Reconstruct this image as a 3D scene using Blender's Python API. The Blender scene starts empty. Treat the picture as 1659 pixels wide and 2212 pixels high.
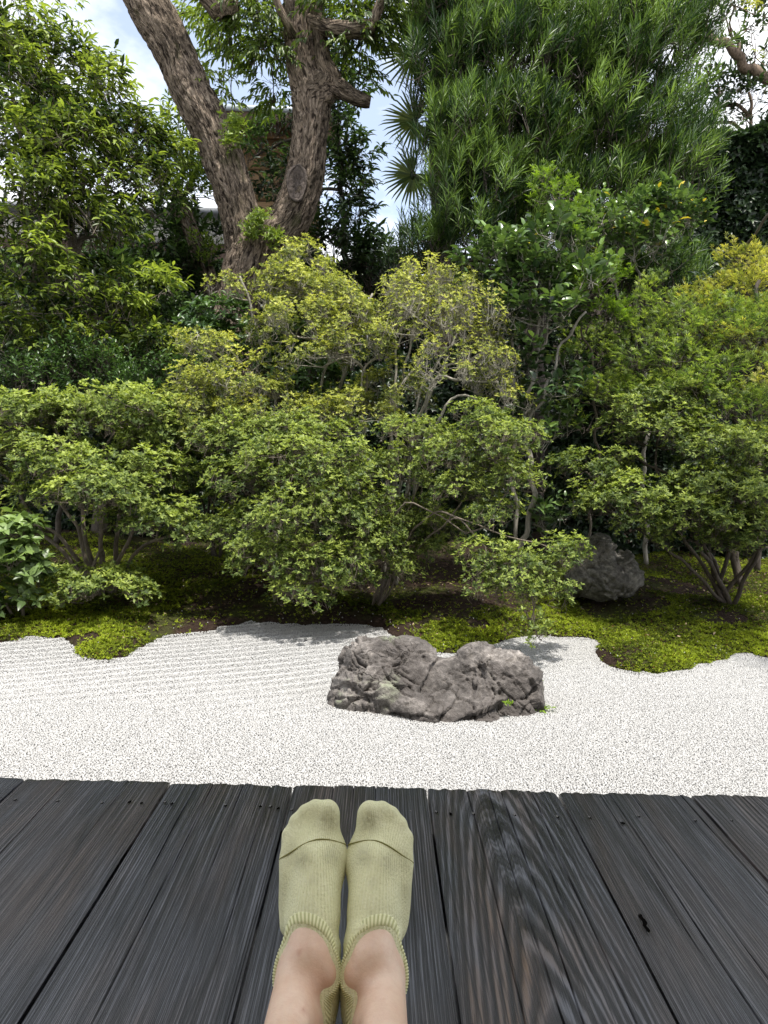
import bpy, math, random
import numpy as np
from mathutils import Matrix, Vector, noise as mnoise
random.seed(7)
rng = np.random.default_rng(7)
SC = bpy.context.scene
COL = SC.collection

# ------------------------------------------------------------------ camera
PW, PH, F = 1659.0, 2212.0, 1548.0          # units in which the photograph was measured
H = 0.65                                     # camera above the deck (deck top is z = 0)
GZ = -0.50                                   # level of the gravel
cam_d = bpy.data.cameras.new('camera')
cam_d.sensor_fit = 'VERTICAL'; cam_d.sensor_height = 24.0; cam_d.lens = 24.0 * F / PH
cam_d.clip_start = 0.02; cam_d.clip_end = 1500
cam = bpy.data.objects.new('camera', cam_d); COL.objects.link(cam)
CM = Matrix.Rotation(math.radians(-0.5), 4, 'Z') @ Matrix.Rotation(math.radians(85.0), 4, 'X') @ Matrix.Rotation(math.radians(1.66), 4, 'Z')
cam.matrix_world = Matrix.Translation((0, 0, H)) @ CM
SC.camera = cam
R3 = np.array(CM.to_3x3())

def at(px, py, Y):
    """point at depth Y (metres from the camera, along world Y) seen at px, py"""
    d = R3 @ np.array([(px - PW/2)/F, -(py - PH/2)/F, -1.0])
    return np.array([0, 0, H]) + d * (Y / d[1])
def on_z(px, py, z):
    d = R3 @ np.array([(px - PW/2)/F, -(py - PH/2)/F, -1.0])
    return np.array([0, 0, H]) + d * ((z - H) / d[2])
def to_px(p):
    q = (np.asarray(p) - np.array([0, 0, H])) @ R3
    return PW/2 + F*q[..., 0]/-q[..., 2], PH/2 - F*q[..., 1]/-q[..., 2]

# ------------------------------------------------------------------ light
SUN_EL, SUN_AZ = math.radians(74), math.radians(150)      # azimuth clockwise from +Y
w = bpy.data.worlds.new('World'); SC.world = w; w.use_nodes = True
nt = w.node_tree; nt.nodes.clear()
out = nt.nodes.new('ShaderNodeOutputWorld'); bg = nt.nodes.new('ShaderNodeBackground')
sky = nt.nodes.new('ShaderNodeTexSky'); sky.sky_type = 'NISHITA'; sky.sun_disc = False
sky.sun_elevation = SUN_EL; sky.sun_rotation = SUN_AZ; sky.air_density = 1.0; sky.dust_density = 1.5; sky.ozone_density = 1.2
tc = nt.nodes.new('ShaderNodeTexCoord')
mp = nt.nodes.new('ShaderNodeMapping'); mp.inputs['Scale'].default_value = (1.6, 1.6, 3.2); mp.inputs['Location'].default_value = (0.35, 0.2, 0.1)
nz = nt.nodes.new('ShaderNodeTexNoise'); nz.inputs['Scale'].default_value = 1.7; nz.inputs['Detail'].default_value = 7; nz.inputs['Roughness'].default_value = 0.55
rp = nt.nodes.new('ShaderNodeValToRGB'); rp.color_ramp.elements[0].position = 0.40; rp.color_ramp.elements[1].position = 0.56
mx = nt.nodes.new('ShaderNodeMix'); mx.data_type = 'RGBA'
mx.inputs['B'].default_value = (7.0, 7.05, 7.2, 1)
rp.color_ramp.elements[0].color = (.22, .22, .22, 1)
nt.links.new(tc.outputs['Generated'], mp.inputs['Vector']); nt.links.new(mp.outputs[0], nz.inputs['Vector'])
nt.links.new(nz.outputs['Fac'], rp.inputs['Fac']); nt.links.new(rp.outputs['Color'], mx.inputs['Factor'])
nt.links.new(sky.outputs['Color'], mx.inputs['A']); nt.links.new(mx.outputs['Result'], bg.inputs['Color'])
bg.inputs['Strength'].default_value = 0.15
nt.links.new(bg.outputs[0], out.inputs[0])
sd = bpy.data.lights.new('sun', 'SUN'); sd.energy = 4.2; sd.angle = math.radians(1.5); sd.color = (1.0, 0.95, 0.87)
sun = bpy.data.objects.new('sun', sd); COL.objects.link(sun)
sv = Vector((math.sin(SUN_AZ)*math.cos(SUN_EL), math.cos(SUN_AZ)*math.cos(SUN_EL), math.sin(SUN_EL)))
sun.rotation_euler = (-sv).to_track_quat('-Z', 'Y').to_euler(); sun.location = (3, 0, 9)
vs = SC.view_settings; vs.view_transform = 'Standard'; vs.look = 'None'; vs.gamma = 1.0; vs.use_curve_mapping = False
vs.exposure = 0.80
SC.render.engine = 'CYCLES'
cy = SC.cycles; cy.max_bounces = 7; cy.diffuse_bounces = 4; cy.glossy_bounces = 2; cy.transmission_bounces = 4
cy.caustics_reflective = False; cy.caustics_refractive = False; cy.sample_clamp_indirect = 6
cy.use_denoising = True; cy.denoiser = 'OPENIMAGEDENOISE'; cy.denoising_input_passes = 'RGB_ALBEDO_NORMAL'; cy.denoising_prefilter = 'NONE'; cy.use_adaptive_sampling = True; cy.adaptive_threshold = 0.015

# ------------------------------------------------------------------ materials
def mat(name):
    m = bpy.data.materials.new(name); m.use_nodes = True; n = m.node_tree
    b = n.nodes['Principled BSDF']; return m, n, b
class N:
    """small helper to write node trees"""
    def __init__(s, nt): s.nt = nt
    def n(s, typ, **kw):
        nd = s.nt.nodes.new(typ)
        for k, v in kw.items():
            if k in nd.inputs.keys():
                if hasattr(v, 'is_output') or isinstance(v, bpy.types.NodeSocket): s.nt.links.new(v, nd.inputs[k])
                else: nd.inputs[k].default_value = v
            else: setattr(nd, k, v)
        return nd
    def l(s, a, b): s.nt.links.new(a, b)
    def coord(s, which='Object', scale=(1, 1, 1), loc=(0, 0, 0), rot=(0, 0, 0)):
        t = s.n('ShaderNodeTexCoord'); m = s.n('ShaderNodeMapping'); m.inputs['Scale'].default_value = scale
        m.inputs['Location'].default_value = loc; m.inputs['Rotation'].default_value = rot
        s.l(t.outputs[which], m.inputs['Vector']); return m.outputs[0]
    def noise(s, vec, scale, detail=4, rough=0.5, dist=0.0):
        x = s.n('ShaderNodeTexNoise', Scale=scale, Detail=detail, Roughness=rough, Distortion=dist); s.l(vec, x.inputs['Vector']); return x.outputs['Fac']
    def ramp(s, fac, stops):
        r = s.n('ShaderNodeValToRGB'); e = r.color_ramp.elements
        while len(e) < len(stops): e.new(0.5)
        for i, (p, c) in enumerate(stops):
            e[i].position = p; e[i].color = (c, c, c, 1) if isinstance(c, (int, float)) else (*c, 1)
        s.l(fac, r.inputs['Fac']); return r.outputs['Color']
    def math(s, op, a, b=None, c=None, clamp=False):
        m = s.n('ShaderNodeMath', operation=op); m.use_clamp = clamp
        for i, v in enumerate((a, b, c)):
            if v is None: continue
            if isinstance(v, (int, float)): m.inputs[i].default_value = v
            else: s.l(v, m.inputs[i])
        return m.outputs[0]
    def mix(s, fac, a, b, blend='MIX'):
        m = s.n('ShaderNodeMix'); m.data_type = 'RGBA'; m.blend_type = blend
        for k, v in (('Factor', fac), ('A', a), ('B', b)):
            if isinstance(v, (int, float)): m.inputs[k].default_value = v if k == 'Factor' else (v, v, v, 1)
            elif isinstance(v, tuple): m.inputs[k].default_value = (*v, 1)
            else: s.l(v, m.inputs[k])
        return m.outputs['Result']
    def bump(s, h, strength, dist, normal=None):
        b = s.n('ShaderNodeBump', Strength=strength, Distance=dist); s.l(h, b.inputs['Height'])
        if normal is not None: s.l(normal, b.inputs['Normal'])
        return b.outputs['Normal']

def leaf_mat(name, old, young, rough=0.45, trans=0.35, spec=0.45, brown=None):
    """old .. young leaf colours chosen by the per-leaf attribute 'var'"""
    m, n, b = mat(name); g = N(n)
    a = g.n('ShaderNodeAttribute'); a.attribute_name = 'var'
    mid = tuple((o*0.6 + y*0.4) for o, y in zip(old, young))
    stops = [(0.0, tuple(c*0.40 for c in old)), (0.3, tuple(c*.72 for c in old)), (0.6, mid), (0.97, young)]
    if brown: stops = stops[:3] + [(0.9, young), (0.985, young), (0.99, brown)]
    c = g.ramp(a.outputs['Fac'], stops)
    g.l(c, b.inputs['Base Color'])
    b.inputs['Roughness'].default_value = rough; b.inputs['Specular IOR Level'].default_value = spec
    t = g.n('ShaderNodeBsdfTranslucent'); tcn = g.mix(1.0, c, (1.25, 1.25, 0.7), 'MULTIPLY'); g.l(tcn, t.inputs['Color'])
    ms = g.n('ShaderNodeMixShader'); ms.inputs[0].default_value = trans
    g.l(b.outputs[0], ms.inputs[1]); g.l(t.outputs[0], ms.inputs[2])
    g.l(ms.outputs[0], n.nodes['Material Output'].inputs['Surface'])
    return m
def bark_mat(name, dark, light, scale=(14, 14, 2.2), bump=0.6, moss=0.0):
    m, n, b = mat(name); g = N(n)
    v = g.coord('Object', scale)
    f = g.noise(v, 1.6, 8, 0.62, 0.6)
    c = g.ramp(f, [(0.3, dark), (0.5, tuple((d+l)/2 for d, l in zip(dark, light))), (0.68, light)])
    big = g.noise(g.coord('Object', (1, 1, 1)), 2.3, 3)
    c = g.mix(g.ramp(big, [(0.35, 0.0), (0.7, 0.45)]), c, tuple(x*0.55 for x in dark))
    if moss:
        mm = g.ramp(g.noise(g.coord('Object'), 3.1, 5), [(0.55, 0.0), (0.7, moss)])
        c = g.mix(mm, c, (0.045, 0.06, 0.018))
    g.l(c, b.inputs['Base Color']); b.inputs['Roughness'].default_value = 0.9; b.inputs['Specular IOR Level'].default_value = 0.2
    g.l(g.bump(f, bump, 0.02), b.inputs['Normal'])
    return m

M = {}
M['azalea'] = leaf_mat('azalea_leaf', (0.090, 0.145, 0.035), (0.40, 0.48, 0.11), 0.55, 0.40, .3)
M['azalea_yellow'] = leaf_mat('azalea_leaf_yellow', (0.14, 0.19, 0.045), (0.58, 0.60, 0.14), 0.55, 0.42, .3)
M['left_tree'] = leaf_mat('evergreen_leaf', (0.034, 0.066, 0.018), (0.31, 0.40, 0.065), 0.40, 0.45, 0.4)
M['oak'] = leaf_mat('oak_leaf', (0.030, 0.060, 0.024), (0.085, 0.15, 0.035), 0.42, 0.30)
M['oak_light'] = leaf_mat('oak_sprout_leaf', (0.075, 0.13, 0.028), (0.25, 0.34, 0.045), 0.42, 0.40)
M['podocarpus'] = leaf_mat('podocarpus_leaf', (0.026, 0.068, 0.020), (0.22, 0.34, 0.070), 0.45, 0.30, .4)
M['palm'] = leaf_mat('palm_leaf', (0.05, 0.09, 0.025), (0.17, 0.20, 0.05), 0.45, 0.4)
M['camellia'] = leaf_mat('camellia_leaf', (0.040, 0.085, 0.030), (0.17, 0.27, 0.07), 0.30, 0.22, 0.6, brown=(0.62, 0.50, 0.05))
M['maple'] = leaf_mat('maple_leaf', (0.085, 0.16, 0.035), (0.38, 0.49, 0.09), 0.45, 0.45, 0.45)
M['maple_yellow'] = leaf_mat('maple_leaf_yellow', (0.24, 0.30, 0.05), (0.60, 0.56, 0.12), 0.5, 0.45, 0.4)
M['maple_green'] = leaf_mat('maple_leaf_green', (0.10, 0.19, 0.02), (0.26, 0.40, 0.04), 0.5, 0.5, 0.4)
M['broad'] = leaf_mat('broad_leaf', (0.09, 0.15, 0.045), (0.22, 0.32, 0.09), 0.38, 0.3, 0.5)
M['rosette'] = leaf_mat('rosette_leaf', (0.045, 0.10, 0.030), (0.12, 0.21, 0.055), 0.35, 0.28, 0.5)
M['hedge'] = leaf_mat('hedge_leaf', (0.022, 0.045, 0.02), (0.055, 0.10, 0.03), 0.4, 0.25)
M['moss'] = leaf_mat('moss_leaf', (0.080, 0.115, 0.010), (0.34, 0.42, 0.030), 0.7, 0.3, 0.2, brown=(0.12, 0.045, 0.018))
M['bark_big'] = bark_mat('bark_furrowed', (0.075, 0.052, 0.038), (0.36, 0.27, 0.20), (22, 22, 3.2), 0.8, 0.5)
M['bark_small'] = bark_mat('bark_thin', (0.10, 0.085, 0.068), (0.26, 0.22, 0.18), (30, 30, 8), 0.4)
M['bark_grey'] = bark_mat('bark_pale_grey', (0.20, 0.185, 0.155), (0.46, 0.43, 0.37), (30, 30, 8), 0.3)
M['bark_dark'] = bark_mat('bark_dark', (0.05, 0.042, 0.034), (0.13, 0.11, 0.09), (30, 30, 8), 0.4)

def simple(name, colr, rough=0.7, spec=0.3, var=0.25, scale=20, bump=0.3, stretch=(1, 1, 1)):
    m, n, b = mat(name); g = N(n)
    f = g.noise(g.coord('Object', stretch), scale, 6, 0.6)
    g.l(g.ramp(f, [(0.25, tuple(c*(1-var) for c in colr)), (0.75, tuple(min(1, c*(1+var)) for c in colr))]), b.inputs['Base Color'])
    b.inputs['Roughness'].default_value = rough; b.inputs['Specular IOR Level'].default_value = spec
    if bump: g.l(g.bump(f, bump, 0.01), b.inputs['Normal'])
    return m

# ------------------------------------------------------------------ mesh helpers
def tag(o, label=None, cat=None, group=None, kind=None):
    if label: o['label'] = label
    if cat: o['category'] = cat
    if group: o['group'] = group
    if kind: o['kind'] = kind
    return o
def empty(name, loc):
    o = bpy.data.objects.new(name, None); COL.objects.link(o); o.location = tuple(float(v) for v in loc); o.empty_display_size = 0.1
    return o
def link(name, me, m=None, parent=None, smooth=False, kind=None):
    if m is not None: me.materials.append(m)
    o = bpy.data.objects.new(name, me); COL.objects.link(o)
    if parent is not None:
        o.parent = parent; o.matrix_parent_inverse = Matrix.Translation(-parent.location)
    if smooth: me.polygons.foreach_set('use_smooth', np.ones(len(me.polygons), bool))
    if kind: o['kind'] = kind
    return o
def np_mesh(name, V, faces, attrs=None):
    """V (n,3); faces: list of int arrays (m,k)"""
    V = np.ascontiguousarray(V, np.float32)
    me = bpy.data.meshes.new(name); me.vertices.add(len(V)); me.vertices.foreach_set('co', V.ravel())
    faces = [np.asarray(f, np.int32) for f in faces if len(f)]
    if faces:
        loops = np.concatenate([f.ravel() for f in faces]); tot = np.concatenate([np.full(len(f), f.shape[1], np.int32) for f in faces])
        start = np.concatenate([[0], np.cumsum(tot)[:-1]]).astype(np.int32)
        me.loops.add(len(loops)); me.loops.foreach_set('vertex_index', loops)
        me.polygons.add(len(tot)); me.polygons.foreach_set('loop_start', start); me.polygons.foreach_set('loop_total', tot)
    for k, a in (attrs or {}).items():
        at_ = me.attributes.new(k, 'FLOAT', 'POINT'); at_.data.foreach_set('value', np.ascontiguousarray(a, np.float32))
    me.update(calc_edges=True)
    return me
class Buf:
    def __init__(s): s.V = []; s.Q = []; s.T = []; s.A = []; s.n = 0
    def add(s, V, Q=None, T=None, a=None):
        V = np.asarray(V, float)
        if Q is not None and len(Q): s.Q.append(np.asarray(Q) + s.n)
        if T is not None and len(T): s.T.append(np.asarray(T) + s.n)
        s.A.append(np.zeros(len(V)) if a is None else a); s.V.append(V); s.n += len(V)
    def mesh(s, name):
        F_ = []
        if s.Q: F_.append(np.concatenate(s.Q))
        if s.T: F_.append(np.concatenate(s.T))
        return np_mesh(name, np.concatenate(s.V), F_, {'var': np.concatenate(s.A)})
def unit(v): return v / np.maximum(np.linalg.norm(v, axis=-1, keepdims=True), 1e-9)
def frame(d):
    d = unit(d); up = np.where(np.abs(d[..., 2:3]) > 0.95, np.array([1.0, 0, 0]), np.array([0, 0, 1.0]))
    s = unit(np.cross(d, up)); return s, np.cross(s, d)
def smooth_path(pts, step):
    pts = np.asarray(pts, float); P = np.vstack([2*pts[0]-pts[1], pts, 2*pts[-1]-pts[-2]]); o = []
    for i in range(1, len(P)-2):
        n = max(2, int(np.linalg.norm(P[i+1, :3]-P[i, :3])/step)); t = np.linspace(0, 1, n, endpoint=False)[:, None]
        a, b, c, d = P[i-1], P[i], P[i+1], P[i+2]
        o.append(0.5*((2*b)+(-a+c)*t+(2*a-5*b+4*c-d)*t*t+(-a+3*b-3*c+d)*t**3))
    o.append(pts[-1:]); return np.vstack(o)
def tube(buf, pts, rad, sides=6, a=0.0, cap=True):
    pts = np.asarray(pts, float); n = len(pts); rad = np.broadcast_to(rad, n)
    T = np.gradient(pts, axis=0); T = unit(T)
    s = frame(T[:1])[0][0]; S = []
    for t in T:
        s = s - t*np.dot(s, t); s = s/max(np.linalg.norm(s), 1e-9); S.append(s)
    S = np.array(S); U = np.cross(T, S); th = np.arange(sides)*2*math.pi/sides
    V = pts[:, None]+rad[:, None, None]*(S[:, None]*np.cos(th)[None, :, None]+U[:, None]*np.sin(th)[None, :, None])
    i = np.arange(n-1)[:, None]*sides; j = np.arange(sides)[None]; k = (j+1) % sides
    Q = np.stack([i+j, i+k, i+sides+k, i+sides+j], -1).reshape(-1, 4)
    V = V.reshape(-1, 3); Tt = None
    if cap:
        V = np.vstack([V, pts[:1]-T[:1]*rad[0]*0.3, pts[-1:]+T[-1:]*rad[-1]*0.3]); c0 = n*sides
        Tt = [[(q+1) % sides, q, c0] for q in range(sides)] + [[(n-1)*sides+q, (n-1)*sides+(q+1) % sides, c0+1] for q in range(sides)]
    buf.add(V, Q, Tt, np.full(len(V), a))
def twigs(buf, P0, P1, r0, r1, bend=0.0):
    """many thin 3-sided twigs at once, one joint in the middle"""
    n = len(P0)
    if n == 0: return
    D = P1-P0; L = np.linalg.norm(D, axis=1, keepdims=True); mid = (P0+P1)/2 + rng.normal(0, 1, (n, 3))*L*bend
    s, u = frame(D); V = []
    for P, r in ((P0, r0), (mid, (np.asarray(r0)+np.asarray(r1))/2), (P1, r1)):
        r = np.broadcast_to(r, n)[:, None]
        for k in range(3):
            th = k*2*math.pi/3; V.append(P+r*(s*math.cos(th)+u*math.sin(th)))
    V = np.stack(V, 1).reshape(-1, 3); base = np.arange(n)[:, None]*9
    Q = np.concatenate([base+np.array([[a*3+k, a*3+(k+1) % 3, a*3+3+(k+1) % 3, a*3+3+k]]) for a in range(2) for k in range(3)])
    buf.add(V, Q, None, np.zeros(len(V)))
# leaf templates: x along, y across, z up; (verts, quads, tris)
LT = {
 'tiny': (np.array([[0, 0, 0], [.5, .5, .06], [1, 0, -.05], [.5, -.5, .06]]), [[0, 3, 2, 1]], []),
 'blade': (np.array([[0, 0, 0], [.35, .5, .05], [.35, 0, -.03], [.35, -.5, .05], [.72, .36, 0], [.72, 0, -.08], [.72, -.36, 0], [1.0, 0, -.22]]),
           [[2, 5, 4, 1], [3, 6, 5, 2]], [[0, 2, 1], [0, 3, 2], [5, 7, 4], [6, 7, 5]]),
 'needle': (np.array([[0, 0, 0], [.5, .5, .04], [1, 0, 0], [.5, -.5, .04]]), [[0, 3, 2, 1]], []),
}
def palmate(nl=7):
    V = [[0, 0, 0]]; T = []
    for k in range(nl):
        a = math.radians((k-(nl-1)/2)*300/(nl)); L = 1.0 - 0.55*abs(k-(nl-1)/2)/((nl-1)/2)
        d = np.array([math.cos(a), math.sin(a), 0]); s = np.array([-d[1], d[0], 0]); b = len(V)
        V += [list(d*L*.5+s*.10*L+[0, 0, .02]), list(d*L*1.0+np.array([0, 0, -.10])), list(d*L*.5-s*.10*L+[0, 0, .02])]
        T += [[0, b+1, b], [0, b+2, b+1]]
    V = np.array(V); V[:, 0] += .25; return V, [], T
LT['maple'] = palmate()
def leaves(buf, P, D, Nn, L, W, kind, var):
    tv, tq, tt = LT[kind]; n = len(P)
    D = unit(D); S = unit(np.cross(Nn, D)); U = np.cross(D, S)
    L = np.broadcast_to(L, n)[:, None, None]; W = np.broadcast_to(W, n)[:, None, None]
    V = P[:, None]+D[:, None]*tv[None, :, :1]*L+S[:, None]*tv[None, :, 1:2]*W+U[:, None]*tv[None, :, 2:]*L
    k = len(tv); base = (np.arange(n)*k)[:, None, None]
    Q = (base+np.array(tq)[None]).reshape(-1, 4) if len(tq) else None
    T = (base+np.array(tt)[None]).reshape(-1, 3) if len(tt) else None
    buf.add(V.reshape(-1, 3), Q, T, np.repeat(np.clip(var, 0, 1), k))
def whorl(P, A, k, spread, jit=0.35):
    """k leaves round axis A at P: positions, directions, normals"""
    n = len(P); A = unit(A); s, u = frame(A)
    th = (np.arange(k)[None]*2*math.pi/k + rng.uniform(0, 6.28, (n, 1)) + rng.normal(0, .25, (n, k)))[..., None]
    al = np.radians(spread+rng.normal(0, 14, (n, k)))[..., None]
    rad = s[:, None]*np.cos(th)+u[:, None]*np.sin(th)
    D = A[:, None]*np.cos(al)+rad*np.sin(al); Nn = A[:, None]*np.sin(al)-rad*np.cos(al)+rng.normal(0, jit, (n, k, 3))
    return np.repeat(P, k, 0), D.reshape(-1, 3), Nn.reshape(-1, 3)
def spray(P, D, L, n_l, spread, droop, jit=0.25, spiral=False):
    """n_l leaves along twigs starting at P in direction D"""
    n = len(P); D = unit(D); s, u = frame(D); t = ((np.arange(n_l)+.4)/n_l)[None, :, None]
    L = np.broadcast_to(L, n)[:, None, None]
    th = (np.arange(n_l)*(2.4 if spiral else math.pi))[None]+rng.uniform(0, 6.28, (n, 1)) if spiral else (np.arange(n_l)*math.pi)[None]+rng.normal(0, .5, (n, n_l))
    th = (th+rng.normal(0, .15, (n, n_l)))[..., None]
    rad = s[:, None]*np.cos(th)+u[:, None]*np.sin(th)
    al = np.radians(spread*(1-.5*t)+rng.normal(0, 9, (n, n_l, 1)))
    Dr = D[:, None]*np.cos(al)+rad*np.sin(al); Dr = Dr+np.array([0, 0, -1.0])*droop*rng.uniform(.5, 1.3, (n, n_l, 1))
    Q = P[:, None]+D[:, None]*t*L+np.array([0, 0, -1.0])*(t*t)*L*droop*.5
    up = np.array([0, 0, 1.0])+rng.normal(0, jit+.1, (n, n_l, 3)) if not spiral else D[:, None]*np.sin(al)-rad*np.cos(al)*1.0+rng.normal(0, jit, (n, n_l, 3))
    return Q.reshape(-1, 3), Dr.reshape(-1, 3), up.reshape(-1, 3), np.repeat(np.ones((n, 1)), n_l, 0)
def pad_points(pad, clump, per, flat=0.45, under=-0.35, back=0.35, dens=1.0):
    """pad = (px,py,Y,rx_px,rz_px,ry_m[,dens]); returns clump centres and tip points with outward axes"""
    px, py, Y, rx, rz, ry = pad[:6]; dm = pad[6] if len(pad) > 6 else 1.0
    c = at(px, py, Y); R = np.array([rx*Y/F, ry, rz*Y/F])
    area = 4*math.pi*(((R[0]*R[1])**1.6+(R[0]*R[2])**1.6+(R[1]*R[2])**1.6)/3)**(1/1.6)
    m = max(4, int(dens*dm*area/(clump*clump*2.2)))
    d = unit(rng.normal(0, 1, (m*4, 3))); d = d[(d[:, 2] > under) & ((d[:, 1] < 0.45) | (rng.uniform(0, 1, len(d)) < back))][:m]
    rr = np.where(rng.uniform(0, 1, (len(d), 1)) < 0.70, rng.uniform(.74, 1.12, (len(d), 1)), rng.uniform(.35, .85, (len(d), 1)))*(1+.22*np.sin(d[:, :1]*5+px)*np.cos(d[:, 2:]*4+py))
    rr = rr+(rng.uniform(0, 1, (len(d), 1)) < .10)*rng.uniform(.1, .4, (len(d), 1))
    C = c+d*R*rr
    rc = clump*rng.uniform(.6, 1.25, len(C)); k = per
    ph = rng.uniform(0, 6.28, (len(C), k)); q = np.sqrt(rng.uniform(0, 1, (len(C), k)))
    off = np.stack([np.cos(ph)*q*rc[:, None], np.sin(ph)*q*rc[:, None], (1-q*q)*rc[:, None]*flat+rng.normal(0, .22, q.shape)*rc[:, None]], -1)
    # tilt each clump so that it falls away outward
    off[..., 2] += -(off[..., 0]*d[:, None, 0]+off[..., 1]*d[:, None, 1])*0.35
    P = C[:, None]+off
    A = np.array([0, 0, 1.0])+d[:, None]*0.55+off/np.maximum(rc[:, None, None], 1e-6)*0.5+rng.normal(0, .22, P.shape)
    hub = c+np.array([0, ry*.15, -R[2]*.55])
    return c, R, hub, C, P.reshape(-1, 3), unit(A).reshape(-1, 3), np.repeat(d[:, 2], k), len(C), k
def limb(buf, pts, r0, r1, sides=7, step=.05, wob=.012):
    p = smooth_path(pts, step); n = len(p)
    t = np.linspace(0, 1, n); ph = rng.uniform(0, 6.28, 3)
    L = np.linalg.norm(p[-1]-p[0]); p = p + (np.sin(t[:, None]*L*9+ph)+.6*np.sin(t[:, None]*L*23+ph*2))*wob*np.minimum(1, t*6)[:, None]
    tube(buf, p, (r0+(r1-r0)*t**.8)*(1+.06*np.sin(t*40+ph[0])), sides); return p

# ------------------------------------------------------------------ surface nets for the organic shapes
def nets(f, lo, hi, h):
    lo = np.array(lo, float); hi = np.array(hi, float); n = np.ceil((hi-lo)/h).astype(int)+1
    X, Y_, Z = [lo[i]+np.arange(n[i])*h for i in range(3)]
    G = np.stack(np.meshgrid(X, Y_, Z, indexing='ij'), -1); V = f(G.reshape(-1, 3)).reshape(n); I = V < 0
    cs = [(a, b, c) for a in (0, 1) for b in (0, 1) for c in (0, 1)]
    def sub(A, o): return A[o[0]:n[0]-1+o[0], o[1]:n[1]-1+o[1], o[2]:n[2]-1+o[2]]
    acc = np.zeros(tuple(n-1)+(3,)); cnt = np.zeros(tuple(n-1))
    for a in cs:
        for ax in range(3):
            if a[ax]: continue
            b = list(a); b[ax] = 1; va, vb = sub(V, a), sub(V, b); x = (va < 0) != (vb < 0)
            t = np.where(x, va/np.where(x, va-vb, 1), 0)
            for k in range(3): acc[..., k] += np.where(x, a[k]+(t if k == ax else 0), 0)
            cnt += x
    cell = cnt > 0; idx = -np.ones(tuple(n-1), int); idx[cell] = np.arange(cell.sum())
    ijk = np.argwhere(cell); P = lo+(ijk+acc[cell]/cnt[cell][:, None])*h
    Q = []
    for ax in range(3):
        o1, o2 = [(1, 2), (2, 0), (0, 1)][ax]
        sl = [slice(0, n[i]) for i in range(3)]; A = [slice(0, n[i]) for i in range(3)]
        e0 = [slice(0, None)]*3; e1 = [slice(0, None)]*3
        e0[ax] = slice(0, n[ax]-1); e1[ax] = slice(1, n[ax]); a, b = I[tuple(e0)], I[tuple(e1)]
        x = a != b; q = np.argwhere(x); q = q[(q[:, o1] > 0) & (q[:, o2] > 0) & (q[:, o1] < n[o1]-1) & (q[:, o2] < n[o2]-1)]
        s = a[tuple(q.T)]; d1 = np.zeros(3, int); d1[o1] = 1; d2 = np.zeros(3, int); d2[o2] = 1
        v = [idx[tuple((q-d).T)] for d in (d1+d2, d2, 0*d1, d1)]
        f_ = np.stack(v, 1); f_[~s] = f_[~s][:, ::-1]; Q.append(f_)
    Q = np.concatenate(Q); Q = Q[(Q >= 0).all(1)]
    for _ in range(2):
        e = h*.25; g = np.stack([f(P+np.eye(3)[k]*e)-f(P-np.eye(3)[k]*e) for k in range(3)], -1)/(2*e)
        P = P-np.clip(f(P)[:, None]*g/np.maximum((g*g).sum(1, keepdims=True), .2), -h, h)
    return P, Q
def smin(a, b, k):
    hh = np.clip(.5+.5*(b-a)/k, 0, 1); return b+(a-b)*hh-k*hh*(1-hh)
def ell(p, c, r):
    r = np.array(r); q = p-np.array(c); k0 = np.linalg.norm(q/r, axis=1); k1 = np.linalg.norm(q/(r*r), axis=1)
    return k0*(k0-1)/np.maximum(k1, 1e-9)
def cone(p, a, b, r0, r1, sc=(1, 1, 1)):
    sc = np.array(sc, float); a = np.array(a); b = np.array(b); q = (p-a)/sc; d = (b-a)/sc; t = np.clip((q@d)/(d@d), 0, 1)
    return (np.linalg.norm(q-t[:, None]*d, axis=1)-(r0+(r1-r0)*t))*sc.min()
def fbm(p, s, o=4, ridged=False):
    p = np.asarray(p)*s; return np.array([ (mnoise.ridged_multi_fractal(Vector(q), 1.0, 2.1, o, 1.0, 2.0) if ridged else mnoise.fractal(Vector(q), 1.0, 2.1, o)) for q in p])

#SECTION: ground
edge_px = [(-700, 1400), (-400, 1385), (-200, 1398), (0, 1388), (60, 1382), (110, 1380), (140, 1388), (158, 1403), (166, 1420), (195, 1428), (235, 1431), (272, 1424), (300, 1405),
           (330, 1391), (355, 1378), (400, 1372), (450, 1368), (480, 1356), (520, 1350), (560, 1347), (600, 1350), (640, 1353), (700, 1352), (760, 1352), (815, 1357),
           (840, 1372), (885, 1395), (930, 1412), (975, 1416), (1030, 1410), (1085, 1391), (1120, 1382), (1155, 1376), (1210, 1379), (1270, 1380), (1292, 1391), (1284, 1406), (1287, 1421),
           (1310, 1441), (1375, 1456), (1455, 1456), (1530, 1436), (1570, 1428), (1595, 1416), (1620, 1414), (1659, 1426), (1800, 1420), (2000, 1440), (2400, 1430)]
EP = np.array([on_z(x, y, GZ)[:2] for x, y in edge_px]); EP = smooth_path(np.c_[EP, np.zeros(len(EP))], .05)[:, :2]
EP = EP+np.c_[np.zeros(len(EP)), .012*np.sin(np.arange(len(EP))*1.7)+.010*rng.normal(0, 1, len(EP))]
poly = np.vstack([EP, [[EP[-1, 0]+60, EP[-1, 1]], [90, 90], [-90, 90], [EP[0, 0]-60, EP[0, 1]]]])
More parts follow.
